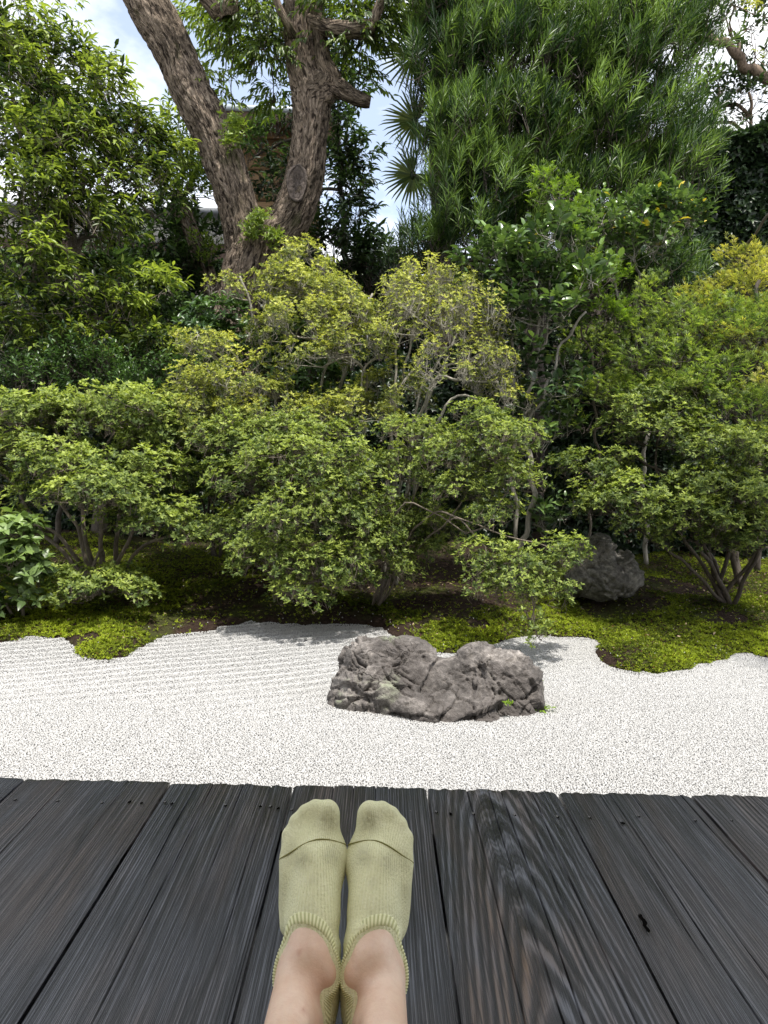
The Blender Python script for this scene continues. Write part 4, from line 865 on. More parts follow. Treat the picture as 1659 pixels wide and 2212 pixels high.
# --- glossy rosette shrub behind
b, st_ = fan_stems(470, 1180, 5.9, [(440, 900, 5.9), (520, 760, 6.0), (600, 800, 6.0), (450, 1020, 5.8), (400, 960, 5.9)], .014)
plant('pittosporum_shrub', 'glossy dark green shrub with leaf rosettes seen between the azaleas', 'shrub', b, st_,
      [(470, 720, 6.0, 60, 60, .3), (560, 780, 6.0, 110, 70, .35), (460, 860, 5.9, 80, 80, .35), (430, 960, 5.8, 70, 70, .3), (480, 1040, 5.7, 90, 60, .3), (640, 830, 5.9, 80, 60, .3), (370, 1070, 5.6, 60, 80, .3), (380, 990, 5.7, 60, 60, .3)], M['rosette'], M['bark_dark'], clump=.12, per=9, leaf=(.060, .022), kind='blade', k=6, spread=60, young=.45, dens=.9, stem_r=.014, twig=.002)

# --- camellias
def lean_stems(items): return [{'p': p, 'r0': r, 'r1': r*.55, 'wob': .022} for p, r in items]
b = bs(1135, 1165, 5.3)
plant('camellia', 'slender camellia with crooked pale stems and glossy leaves right of the twiggy azalea', 'tree', tuple(b), lean_stems([
      ([(*bs(1128, 1165, 5.3), 'w'), (1150, 1000, 5.3), (1128, 880, 5.35), (1165, 790, 5.4), (1150, 660, 5.5)], .024), ([(*bs(1112, 1160, 5.35), 'w'), (1112, 1000, 5.35), (1108, 900, 5.4), (1118, 800, 5.4), (1090, 700, 5.5)], .018),
      ([(1140, 940, 5.3), (1175, 830, 5.35), (1215, 760, 5.4), (1260, 670, 5.4)], .016), ([(1135, 900, 5.35), (1145, 830, 5.4), (1180, 740, 5.5), (1190, 600, 5.5)], .014)]),
      [(1090, 575, 5.5, 75, 42, .3), (1170, 540, 5.6, 70, 40, .3), (1060, 640, 5.5, 40, 50, .2, .7), (1150, 620, 5.5, 80, 50, .3), (1120, 700, 5.45, 70, 55, .25, .8), (1195, 690, 5.4, 55, 36, .22), (1230, 620, 5.4, 60, 50, .25, .7), (1190, 830, 5.35, 55, 45, .22, .6), (1110, 790, 5.4, 50, 50, .2, .5), (1180, 930, 5.35, 50, 45, .2, .7), (1150, 890, 5.4, 40, 60, .2, .5), (1190, 1130, 5.4, 55, 40, .2, .6)],
      M['camellia'], M['bark_grey'], clump=.12, per=5, style='spray', leaf=(.078, .038), kind='blade', k=5, spread=58, droop=.35, sprayL=.11, young=.50, dens=.72, stem_r=.016, twig=.002, parts=300, extra=.004)
b = bs(1400, 1150, 6.3)
plant('camellia', 'sunlit camellia top with a few yellow leaves below the long needled tree', 'tree', tuple(b), lean_stems([([(*b, 'w'), (1390, 800, 6.3), (1370, 560, 6.3)], .022), ([(1390, 800, 6.3), (1340, 640, 6.3), (1300, 520, 6.3)], .014)]),
      [(1350, 480, 6.2, 80, 36, .3), (1430, 490, 6.2, 60, 45, .3), (1300, 530, 6.2, 55, 45, .25, .8), (1400, 550, 6.1, 70, 40, .3, .7), (1455, 455, 6.2, 35, 25, .2)],
      M['camellia'], M['bark_grey'], clump=.13, per=8, style='spray', leaf=(.072, .034), kind='blade', k=5, spread=58, droop=.3, sprayL=.12, young=.8, dens=1.0, stem_r=.016, twig=.002, extra=.02)

# --- maples
b = bs(1600, 1190, 5.6)
mst = lean_stems([([(*b, 'w'), (1590, 980, 5.6), (1560, 780, 5.5)], .035), ([(1590, 980, 5.6), (1640, 800, 5.5), (1640, 600, 5.5)], .026), ([(1585, 960, 5.6), (1480, 860, 5.5), (1420, 760, 5.5)], .02), ([(1560, 780, 5.5), (1480, 680, 5.5)], .014)])
plant('maple_tree', 'green maple of layered pointed leaves filling the right edge', 'tree', tuple(b), mst,
      [(1500, 690, 5.6, 110, 26, .4), (1420, 720, 5.6, 80, 28, .35), (1380, 660, 5.8, 60, 30, .3, .8), (1560, 740, 5.4, 100, 26, .35), (1480, 780, 5.3, 100, 28, .35), (1590, 820, 5.2, 90, 30, .35), (1440, 840, 5.3, 110, 30, .35), (1380, 780, 5.6, 80, 36, .3), (1540, 870, 5.2, 100, 28, .35), (1330, 860, 5.6, 70, 36, .3), (1640, 890, 5.1, 60, 40, .35), (1430, 910, 5.3, 90, 28, .3, .8), (1640, 720, 5.5, 60, 50, .4), (1260, 780, 6.0, 60, 60, .3, .8), (1270, 900, 6.0, 70, 60, .3, .7), (1640, 970, 5.2, 60, 40, .3)],
      M['maple'], M['bark_dark'], clump=.16, per=16, style='spray', leaf=(.036, .036), kind='maple', k=3, spread=55, droop=.12, sprayL=.07, young=.6, dens=.85, flat=.18, stem_r=.02, twig=.0014)
b = bs(1640, 1180, 6.2)
plant('maple_tree', 'golden yellow maple top rising at the right edge over the green maple', 'tree', tuple(b), lean_stems([([(*b, 'w'), (1640, 800, 6.1), (1610, 640, 6.0), (1590, 560, 6.0)], .028), ([(1635, 760, 6.1), (1690, 640, 6.0)], .016)]),
      [(1600, 570, 6.0, 55, 24, .3, .8), (1630, 620, 5.9, 70, 28, .35), (1560, 640, 5.9, 50, 26, .25, .7), (1650, 690, 5.8, 70, 30, .35), (1580, 690, 5.8, 60, 26, .3, .8), (1640, 770, 5.6, 60, 24, .3, .7), (2290, -40, 3.6, 365, 110, .9, 1.1), (1560, 740, 5.35, 60, 22, .25, .5), (1500, 660, 5.7, 50, 22, .25, .5), (1650, 840, 5.1, 50, 20, .25, .5)],  # the pad far beyond the right edge is unseen, added to shade the moss
      M['maple_yellow'], M['bark_dark'], clump=.14, per=13, style='spray', leaf=(.036, .036), kind='maple', k=3, spread=55, droop=.12, sprayL=.07, young=.7, dens=.95, flat=.2, stem_r=.016, twig=.0014)
b = bs(1270, 1150, 5.7)
plant('maple_sapling', 'bright green maple shoot between the two camellias', 'sapling', tuple(b), lean_stems([([(*b, 'w'), (1290, 900, 5.7), (1265, 720, 5.6), (1215, 560, 5.6), (1190, 400, 5.6)], .012), ([(1265, 720, 5.6), (1300, 640, 5.6)], .007)]),
      [(1185, 400, 5.6, 20, 20, .1), (1205, 430, 5.6, 35, 18, .14), (1240, 470, 5.6, 30, 16, .12, .8), (1225, 520, 5.6, 35, 20, .14, .8), (1250, 600, 5.6, 45, 26, .16), (1270, 640, 5.55, 70, 26, .18), (1300, 690, 5.55, 60, 22, .18, .8), (1320, 590, 5.6, 30, 25, .14, .6)],
      M['maple_green'], M['bark_small'], clump=.10, per=9, style='spray', leaf=(.036, .036), kind='maple', k=3, spread=55, droop=.1, sprayL=.06, young=.6, dens=1.1, flat=.2, stem_r=.008, twig=.0014)

# --- long needled tree (podocarpus)
b = bs(1150, 1160, 8.0)
pst = [{'p': [(*b, 'w'), (1160, 600, 8.0), (1180, 100, 8.0), (1170, -180, 8.0)], 'r0': .13, 'r1': .06, 's': 12}, {'p': [(1160, 560, 8.0), (1010, 480, 7.8), (930, 420, 7.7)], 'r0': .05}, {'p': [(1170, 300, 8.0), (1330, 200, 7.8), (1420, 120, 7.8)], 'r0': .05}, {'p': [(1170, 260, 8.0), (1020, 140, 7.8)], 'r0': .05}, {'p': [(1165, 500, 8.0), (1300, 420, 7.8)], 'r0': .05}]
plant('podocarpus_tree', 'tall dense tree with long narrow needle leaves filling the upper right', 'tree', tuple(b), pst,
      [(965, 60, 8.0, 55, 90, .5), (1020, -20, 7.9, 100, 90, .6), (1130, 0, 7.7, 120, 90, .6), (1260, 0, 7.9, 110, 90, .6), (1400, 20, 7.9, 110, 100, .6), (965, 210, 7.9, 48, 95, .5), (1020, 160, 7.6, 90, 90, .5), (1130, 150, 7.4, 90, 90, .5), (1240, 180, 7.6, 90, 90, .5), (1340, 160, 7.5, 100, 100, .5), (1430, 130, 7.7, 70, 90, .45),
       (985, 330, 7.6, 58, 75, .5), (1050, 300, 7.4, 85, 80, .5), (1160, 320, 7.4, 90, 80, .5), (1270, 330, 7.5, 100, 80, .5), (1400, 310, 7.6, 90, 75, .5), (990, 450, 7.4, 72, 75, .5), (1070, 440, 7.3, 85, 75, .5), (1190, 430, 7.5, 80, 75, .5), (1310, 430, 7.4, 90, 70, .5), (1420, 410, 7.5, 75, 60, .45), (1500, 370, 7.6, 40, 40, .3, .8), (1000, 540, 7.4, 110, 55, .5), (910, 565, 7.8, 60, 36, .4), (1120, 520, 7.5, 90, 60, .4), (1330, 560, 7.1, 90, 60, .4), (1400, 620, 7.0, 80, 50, .35), (1270, 620, 7.3, 90, 70, .4)],
      M['podocarpus'], M['bark_dark'], clump=.19, per=4, style='spray', leaf=(.130, .0098), kind='needle', k=30, spread=58, droop=.0, sprayL=.24, young=.55, dens=1.55, stem_r=.05, spiral=True, twig=.004, flat=.6, under=-.6, axis=(.20, -.25, .85), back=.3, cvar=.2, vvar=.10, foliage='needles')
# --- background oak masses
def trunk1(px, py, Y, tx, ty, r): bb_ = bs(px, py, Y); return tuple(bb_), [{'p': [(*bb_, 'w'), ((px+tx)/2+15, (py+ty)/2, Y), (tx, ty, Y)], 'r0': r, 's': 9}]
b, st_ = trunk1(740, 1150, 9.8, 730, 250, .12)
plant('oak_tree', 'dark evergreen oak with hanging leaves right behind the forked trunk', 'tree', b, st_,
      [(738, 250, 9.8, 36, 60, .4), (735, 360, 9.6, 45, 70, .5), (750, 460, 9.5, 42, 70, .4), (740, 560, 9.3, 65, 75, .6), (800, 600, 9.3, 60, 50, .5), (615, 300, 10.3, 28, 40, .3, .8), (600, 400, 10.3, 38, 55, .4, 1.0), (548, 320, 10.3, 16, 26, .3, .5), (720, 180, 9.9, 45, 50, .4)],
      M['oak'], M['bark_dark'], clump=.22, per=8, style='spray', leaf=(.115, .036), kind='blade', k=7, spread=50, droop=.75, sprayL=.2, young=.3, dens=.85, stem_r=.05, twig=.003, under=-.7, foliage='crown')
b, st_ = trunk1(220, 1100, 9.2, 260, 500, .12)
plant('oak_tree', 'dark leafy evergreen in the shade left of the forked trunk', 'tree', b, st_,
      [(330, 560, 9.0, 90, 80, .6), (270, 640, 8.6, 110, 80, .6), (390, 640, 9.2, 80, 80, .6), (330, 740, 8.4, 110, 70, .6), (180, 720, 8.4, 100, 80, .6), (60, 700, 8.2, 110, 90, .6), (430, 540, 9.4, 60, 60, .5, .6), (60, 820, 7.8, 110, 60, .5), (200, 820, 7.6, 110, 55, .5), (330, 820, 7.8, 90, 55, .5)],
      M['oak'], M['bark_dark'], clump=.2, per=8, style='spray', leaf=(.10, .036), kind='blade', k=7, spread=52, droop=.35, sprayL=.18, young=.55, dens=.8, stem_r=.05, twig=.003, foliage='crown')
# --- the big tree at the left
b = bs(215, 1120, 6.9)
plant('evergreen_tree', 'tall sunlit broadleaf evergreen with thin bent trunk filling the upper left', 'tree', tuple(b),
      [{'p': [(*b, 'w'), (225, 900, 6.9), (215, 740, 6.9), (170, 600, 6.9), (150, 500, 6.9), (120, 330, 7.0), (110, 120, 7.1)], 'r0': .075, 'r1': .03, 's': 10}, {'p': [(160, 560, 6.9), (230, 400, 7.1), (300, 260, 7.2)], 'r0': .035}, {'p': [(150, 500, 6.9), (60, 330, 6.7), (20, 200, 6.7)], 'r0': .035}],
      [(50, 100, 7.0, 90, 70, .5, .8), (110, 140, 7.2, 80, 70, .5, .75), (40, 220, 6.7, 90, 80, .5), (160, 250, 6.9, 100, 80, .5), (215, 205, 7.3, 50, 50, .4, .6), (275, 300, 7.3, 50, 55, .4, .6), (50, 340, 6.5, 90, 75, .5), (170, 370, 6.7, 95, 70, .5), (270, 380, 7.2, 70, 70, .4, .7), (340, 340, 7.5, 50, 70, .4, .55), (40, 460, 6.3, 85, 70, .45), (140, 470, 6.5, 90, 60, .45), (240, 490, 7.0, 70, 60, .4, .6), (60, 570, 6.2, 90, 55, .4, .8), (330, 440, 7.6, 50, 50, .35, .5), (150, 620, 6.4, 60, 50, .4, .6), (240, 690, 6.6, 100, 45, .4, .8), (300, 640, 6.8, 70, 45, .35, .7), (70, 680, 6.2, 90, 55, .4, .7), (150, 760, 6.3, 110, 40, .35, .7), (20, 770, 6.1, 70, 50, .35, .7), (320, 780, 6.6, 90, 45, .35, .8)],
      M['left_tree'], M['bark_small'], clump=.17, per=8, style='spray', leaf=(.086, .026), kind='blade', k=8, spread=48, droop=.85, sprayL=.17, young=.48, cvar=.17, dens=.8, stem_r=.032, twig=.0025, parts=300, under=-.6, foliage='crown', vvar=.2)
b, st_ = trunk1(120, 1100, 6.3, 150, 860, .03)
plant('nandina_shrub', 'bluish fine leaved shrub above the left azalea', 'shrub', b, st_, [(120, 850, 5.9, 130, 45, .3), (270, 870, 6.0, 100, 45, .3), (200, 800, 6.1, 120, 36, .3), (0, 900, 5.9, 80, 60, .3), (330, 830, 6.1, 60, 36, .25, .7)],
      M['rosette'], M['bark_dark'], clump=.14, per=9, style='spray', leaf=(.045, .017), kind='blade', k=7, spread=55, droop=.3, sprayL=.14, young=.3, dens=.9, stem_r=.014, twig=.002)

# --- the forked trunk
BA = []
def bark_mesh(name, V, Q):
    global BA
    B = np.vstack(BA); BA = []
    return np_mesh(name, V, [Q], {'bx': B[:, 0], 'by': B[:, 1], 'bz': B[:, 2]})
def furrow_mat():
    m, n, b = mat('bark_furrowed_long'); g = N(n); cb_ = g.n('ShaderNodeCombineXYZ')
    for k_, q in (('bx', 'X'), ('by', 'Y'), ('bz', 'Z')):
        a_ = g.n('ShaderNodeAttribute'); a_.attribute_name = k_; g.l(a_.outputs['Fac'], cb_.inputs[q])
    def mp_(sc): x = g.n('ShaderNodeMapping'); x.inputs['Scale'].default_value = sc; g.l(cb_.outputs[0], x.inputs['Vector']); return x.outputs[0]
    f = g.noise(mp_((38, 38, 9.0)), 1.0, 7, .62, 1.0); f2 = g.noise(mp_((90, 90, 26)), 1.0, 5, .6); f3 = g.noise(mp_((2.5, 2.5, 1.6)), 1.0, 4, .6)
    c = g.ramp(f, [(.37, (.028, .021, .017)), (.45, (.12, .094, .075)), (.53, (.27, .212, .162)), (.70, (.42, .345, .27))])
    c = g.mix(.7, c, g.ramp(f2, [(.3, .45), (.6, 1.25)]), 'MULTIPLY')
    c = g.mix(g.ramp(f3, [(.40, .6), (.52, 0.0)]), c, g.ramp(f, [(.4, (.025, .020, .014)), (.65, (.105, .085, .062))]))
    c = g.mix(g.ramp(g.noise(mp_((4, 4, 2)), 1.3, 5), [(.60, 0.0), (.72, .5)]), c, (.06, .075, .02))
    g.l(c, b.inputs['Base Color']); b.inputs['Roughness'].default_value = .95; b.inputs['Specular IOR Level'].default_value = .1
    g.l(g.bump(g.math('ADD', f, g.math('MULTIPLY', f2, .3)), 1.0, .05), b.inputs['Normal']); return m
M['furrow'] = furrow_mat()
def bark_trunk(pts, name='trunk', seed=0, sides=84, step=.022):
    """pts rows: px, py, Y, radius in m"""
    P = np.array([np.r_[at(*p[:3]), p[3]] for p in pts]); P = smooth_path(P, step); n = len(P); r = P[:, 3]; P3 = P[:, :3]
    T = unit(np.gradient(P3, axis=0)); s = np.array([1.0, 0, 0]); S = []
    for t in T: s = s-t*np.dot(s, t); s = s/np.linalg.norm(s); S.append(s)
    S = np.array(S); U = np.cross(T, S); th = np.arange(sides)*2*math.pi/sides; Ls = np.r_[0, np.cumsum(np.linalg.norm(np.diff(P3, axis=0), axis=1))]
    R = np.zeros((n, sides))
    for i in range(n):
        for j in range(sides):
            a = th[j]; q = Vector((math.cos(a)*r[i]*26+seed, math.sin(a)*r[i]*26, Ls[i]*6.5)); w_ = Vector((math.cos(a)*1.2+seed, math.sin(a)*1.2, Ls[i]*1.1))
            ri = 1-abs(mnoise.noise(q+Vector((0, 0, 2*mnoise.noise(q*.5))))) ; R[i, j] = r[i]*(1+.10*mnoise.noise(w_))+.030*(.75-ri**3)*min(1, r[i]/.12)*1.1+.006*mnoise.noise(q*3.1)
    V = P3[:, None]+R[..., None]*(S[:, None]*np.cos(th)[None, :, None]+U[:, None]*np.sin(th)[None, :, None])
    BA.append(np.stack([np.broadcast_to((np.cos(th)[None]*r[:, None]+seed), (n, sides)), np.broadcast_to(np.sin(th)[None]*r[:, None], (n, sides)), np.broadcast_to(Ls[:, None], (n, sides))], -1).reshape(-1, 3))
    i, j = np.meshgrid(np.arange(n-1), np.arange(sides), indexing='ij'); i, j = i.ravel(), j.ravel(); k_ = (j+1) % sides
    return V.reshape(-1, 3), np.stack([i*sides+j, i*sides+k_, (i+1)*sides+k_, (i+1)*sides+j], 1)
big = empty('forked_tree', tuple(bs(500, 1000, 8.3))); tag(big, 'big tree with furrowed bark forking into two thick limbs', 'tree')
TY = 8.3; q_ = TY/F
tv, tq, o_ = [], [], 0
for pts, sd_, sides in [([(505, 1120, TY, .34), (508, 900, TY, .29), (508, 720, TY, 52*q_), (518, 640, TY, 48*q_), (530, 580, TY, 52*q_), (560, 500, TY, 50*q_)], 0, 96),
    ([(525, 620, TY, 40*q_), (528, 520, TY, 46*q_), (500, 400, TY, 45*q_), (462, 290, TY, 46*q_), (415, 200, TY, 47*q_), (375, 110, TY-.05, 44*q_), (325, 20, TY-.1, 46*q_), (260, -90, TY-.15, 44*q_), (190, -190, TY-.2, 40*q_)], 5, 90),
    ([(535, 620, TY+.03, 38*q_), (575, 540, TY+.05, 42*q_), (625, 480, TY+.05, 47*q_), (655, 400, TY+.05, 44*q_), (668, 300, TY+.05, 40*q_), (672, 210, TY+.05, 44*q_), (655, 120, TY+.05, 40*q_), (650, 20, TY, 38*q_), (640, -120, TY-.05, 36*q_), (630, -220, TY-.05, 30*q_)], 9, 90)]:
    pts = [(a, b, c, d*.86) for a, b, c, d in pts]; V, Q = bark_trunk(pts, seed=sd_, sides=sides); tv.append(V); tq.append(Q+o_); o_ += len(V)
# burl where the right limb turns, and cut branches
kb = Buf()
link('trunk', bark_mesh('trunk', np.vstack(tv), np.vstack(tq)), M['furrow'], big, smooth=True)
for pts, nm_ in [([(690, 190, TY, 30*q_), (712, 160, TY-.05, 22*q_), (700, 140, TY-.1, 16*q_), (690, 60, TY-.15, 12*q_), (680, -10, TY-.15, 10*q_)], 'branch'), ([(670, 210, TY, 34*q_), (706, 195, TY, 26*q_), (730, 190, TY-.02, 18*q_), (775, 215, TY-.1, 13*q_), (800, 222, TY-.1, 10*q_)], 'branch'),
                 ([(660, 40, TY, 14*q_), (720, 62, TY-.3, 14*q_), (790, 62, TY-.35, 15*q_), (806, 50, TY-.35, 10*q_), (820, 10, TY-.4, 9*q_), (850, -60, TY-.4, 8*q_)], 'branch'), ([(640, 90, TY, 12*q_), (625, 60, TY-.2, 8*q_), (600, 10, TY-.3, 7*q_), (590, -50, TY-.3, 6*q_)], 'branch'),
                 ([(430, -60, TY-.3, 30*q_), (470, 0, TY-.3, 28*q_), (490, 25, TY-.3, 25*q_), (495, 42, TY-.3, 14*q_)], 'branch')]:
    V, Q = bark_trunk(pts, seed=20+len(pts), sides=28, step=.04); link(nm_, bark_mesh(nm_, V, Q), M['furrow'], big, smooth=True)
# oval scar: ring of healed bark with a sunk face
cs_ = at(641, 395, TY-.185); th = np.linspace(0, 2*math.pi, 40); ring = cs_+np.stack([np.cos(th)*18*q_, -.01+.03*np.cos(th), np.sin(th)*34*q_+np.cos(th)*.02], 1)
wob_ = np.array([1+.10*mnoise.noise(Vector((math.cos(a)*1.5, math.sin(a)*1.5, 3))) for a in th])[:, None]; ring = cs_+(ring-cs_)*wob_
kb = Buf(); tube(kb, ring, .016+.006*np.sin(th*3)+.003*np.sin(th*11), 8, cap=False)
n0 = 40; lay = [cs_+(ring-cs_)*f_+np.array([0, y_, 0])+rng.normal(0, .005, ring.shape) for f_, y_ in ((1.0, .0), (.82, -.012), (.62, .004), (.40, .016), (.2, .02))]
Vs = np.vstack(lay+[cs_[None]+np.array([[0, .022, 0]])]); kb.add(Vs, [[a*n0+k_, a*n0+(k_+1) % n0, (a+1)*n0+(k_+1) % n0, (a+1)*n0+k_] for a in range(4) for k_ in range(n0)], [[4*n0+k_, 4*n0+(k_+1) % n0, 5*n0] for k_ in range(n0)])
link('branch_scar', kb.mesh('branch_scar'), simple('scar_bark', (.11, .09, .078), .9, .2, .5, 40, .6), big, smooth=True)
# crown of the forked tree: hanging sprays at the top of the picture
cb = Buf(); wbuf = Buf()
crown_pads = [(450, 40, 8.9, 60, 55, .3), (462, 140, 8.9, 32, 60, .25, .7), (485, 210, 8.5, 24, 45, .2, .7), (560, 50, 8.4, 60, 55, .4), (590, 140, 8.5, 42, 50, .3), (560, 90, 8.4, 36, 50, .3), (600, 210, 8.6, 34, 36, .3, .7), (730, 20, 8.1, 70, 45, .4), (760, 110, 8.3, 60, 55, .35), (820, 60, 8.4, 50, 60, .35), (700, 90, 8.5, 30, 40, .3, .6), (760, 170, 8.5, 35, 30, .3, .5), (520, 10, 8.3, 60, 40, .4), (860, 0, 8.3, 60, 50, .4)]
cp, cd, cn, cv = [], [], [], []
for pad in crown_pads:
    c, R, hub, C, P, A, dz, m_, kk = pad_points(pad, .2, 7, .5, -.8, .5, .85); A = unit(A+np.array([0, 0, -.9])); s0 = c+np.array([0, .2, .9])
    for a0 in C[::2]: limb(wbuf, [s0, (s0+a0)/2+rng.normal(0, .05, 3), a0], .012, .005, 5, .1)
    twigs(wbuf, np.repeat(C, kk, 0), P, .003, .002, .05); q, D, Nn, _ = spray(P, A, .2, 7, 48, .7); cp.append(q); cd.append(D); cn.append(Nn); cv.append(rng.normal(.42 if pad[0] > 520 else .75, .2, len(q)))
cp, cd, cn = map(np.vstack, (cp, cd, cn)); cv = np.clip(np.concatenate(cv), 0, .97)
leaves(cb, cp, cd, cn, rng.uniform(.07, .13, len(cp)), rng.uniform(.022, .036, len(cp)), 'blade', cv)
link('crown', cb.mesh('crown'), M['oak_light'], big); link('twigs', wbuf.mesh('twigs'), M['bark_dark'], big)
# sprouts on the trunk
sb = Buf(); sp_ = np.vstack([at(x, y, TY-.33)+rng.normal(0, .05, (60, 3)) for x, y in [(560, 470), (545, 500), (590, 510), (510, 270), (500, 300)]])
q, D, Nn = whorl(sp_, rng.normal(0, .5, sp_.shape)+np.array([0, -.3, .6]), 4, 60); leaves(sb, q, D, Nn, rng.uniform(.035, .075, len(q)), rng.uniform(.013, .026, len(q)), 'blade', rng.uniform(.5, .97, len(q)))
link('sprouts', sb.mesh('sprouts'), M['oak_light'], big)
# pollarded stem beside it
pol = empty('pollarded_tree', tuple(bs(470, 1000, 8.9))); tag(pol, 'slim pollarded trunk with fresh light green sprouts left of the fork', 'tree')
V, Q = bark_trunk([(475, 1100, 8.9, .11), (465, 700, 8.9, .10), (448, 600, 8.9, 17*8.9/F), (420, 520, 8.9, 15*8.9/F), (395, 458, 8.9, 16*8.9/F), (386, 445, 8.9, 20*8.9/F), (384, 436, 8.9, 8*8.9/F)], seed=31, sides=48, step=.04)
link('trunk', bark_mesh('trunk', V, Q), M['furrow'], pol, smooth=True)
lb = Buf(); wb = Buf()
for pad in [(395, 390, 8.8, 60, 48, .35), (350, 350, 9.0, 45, 55, .3, .8), (430, 420, 8.8, 50, 36, .3), (440, 340, 9.0, 36, 60, .3, .7), (330, 420, 8.9, 40, 40, .25, .6), (430, 570, 8.7, 20, 30, .12), (390, 280, 9.1, 45, 50, .3, .6)]:
    c, R, hub, C, P, A, dz, m_, kk = pad_points(pad, .15, 7, .5, -.6, .5, .8); q, D, Nn, _ = spray(P, A, .15, 6, 52, .2); s0 = at(388, 442, 8.9)
    for a0 in C[::2]: limb(wb, [s0, (s0+a0)/2+np.array([0, 0, .06]), a0], .010, .004, 5, .1)
    leaves(lb, q, D, Nn, rng.uniform(.05, .085, len(q)), rng.uniform(.02, .032, len(q)), 'blade', np.clip(rng.normal(.62, .2, len(q)), 0, .97))
link('crown', lb.mesh('crown'), M['oak_light'], pol); link('twigs', wb.mesh('twigs'), M['bark_small'], pol)

# --- palm fans at the left of the needle tree
pb = bs(960, 1100, 9.0); palm = empty('fan_palm', tuple(pb)); tag(palm, 'fan palm fronds against the sky beside the long needled tree', 'palm')
V, Q = bark_trunk([(960, 1120, 9.0, .12), (955, 600, 9.0, .10), (945, 250, 9.0, .09), (935, 150, 9.0, .06)], seed=41, sides=32, step=.08); link('trunk', bark_mesh('trunk', V, Q), M['furrow'], palm, smooth=True)
seg = {}
def leaflet_mesh(L):
    V = np.array([[0, .004, 0], [0, -.004, 0], [.45*L, .016, .012], [.45*L, 0, -.004], [.45*L, -.016, .012], [.86*L, .008, -.01], [.86*L, 0, -.02], [.86*L, -.008, -.01], [L, 0, -.07*L-.02]])
    return np_mesh('leaflet', V, [np.array([[2, 3, 6, 5], [3, 4, 7, 6]]), np.array([[0, 3, 2], [0, 1, 3], [1, 4, 3], [5, 6, 8], [6, 7, 8]])], {'var': np.full(9, rng.uniform(.3, .8))})
for (px, py, Y, R_, rot, tilt) in [(893, 120, 8.7, .50, 170, 8), (897, 262, 8.7, .43, 185, 15), (892, 378, 8.6, .40, 215, 5), (915, 40, 8.9, .5, 130, 20)]:
    c = at(px, py, Y); fr = empty('frond', tuple(c)); fr.parent = palm; fr.matrix_parent_inverse = Matrix.Translation(-palm.location)
    pbuf = Buf(); limb(pbuf, [at(940, py+20, 8.95), (c+at(940, py+20, 8.95))/2+np.array([0, 0, .05]), c], .010, .007, 6); link('petiole', pbuf.mesh('petiole'), M['palm'], palm)
    for j in range(30):
        a = math.radians(rot-135+j*270/29)+rng.normal(0, .02); d = np.array([math.cos(a), .15*math.sin(a*3)-.1, math.sin(a)]); me = leaflet_mesh(R_*(1-.22*abs(j-14.5)/14.5)*rng.uniform(.93, 1.05)); me.materials.append(M['palm'])
        o = bpy.data.objects.new('leaflet', me); COL.objects.link(o); o.parent = fr; d = unit(d); s = unit(np.cross(np.array([0, -1.0, .15]), d)); u = np.cross(d, s)
        o.matrix_local = Matrix(((d[0], s[0], u[0], 0), (d[1], s[1], u[1], 0), (d[2], s[2], u[2], 0), (0, 0, 0, 1)))
    me = disc(.035, .02, 10).mesh('hub'); me.materials.append(M['palm']); o = bpy.data.objects.new('hub', me); COL.objects.link(o); o.parent = fr; o.rotation_euler = (math.pi/2, 0, 0)

# --- right background: tree against the white sky and dark hedge
b, st_ = trunk1(1600, 1120, 10.5, 1620, 200, .14)
st_.append({'p': [(1480, 70, 9.6), (1545, 88, 9.7), (1590, 118, 9.8), (1625, 150, 9.85), (1690, 195, 9.9)], 'r0': .03, 'r1': .075, 's': 10, 'wob': .03})
plant('zelkova_tree', 'loose leaved tree with a pale limb against white sky at the upper right', 'tree', b, st_,
      [(1590, 40, 10.0, 80, 60, .5, .7), (1640, 130, 10.0, 50, 60, .5, .8), (1560, 190, 10.2, 80, 60, .4, .6), (1640, 250, 10.0, 60, 60, .4), (1500, 250, 10.4, 50, 45, .4, .6), (1530, 20, 10.2, 50, 40, .4, .4)],
      M['oak'], M['bark_big'], clump=.22, per=7, style='spray', leaf=(.085, .034), kind='blade', k=6, spread=52, droop=.2, sprayL=.18, young=.4, dens=.7, stem_r=.05, twig=.003, foliage='crown', under=-.7)
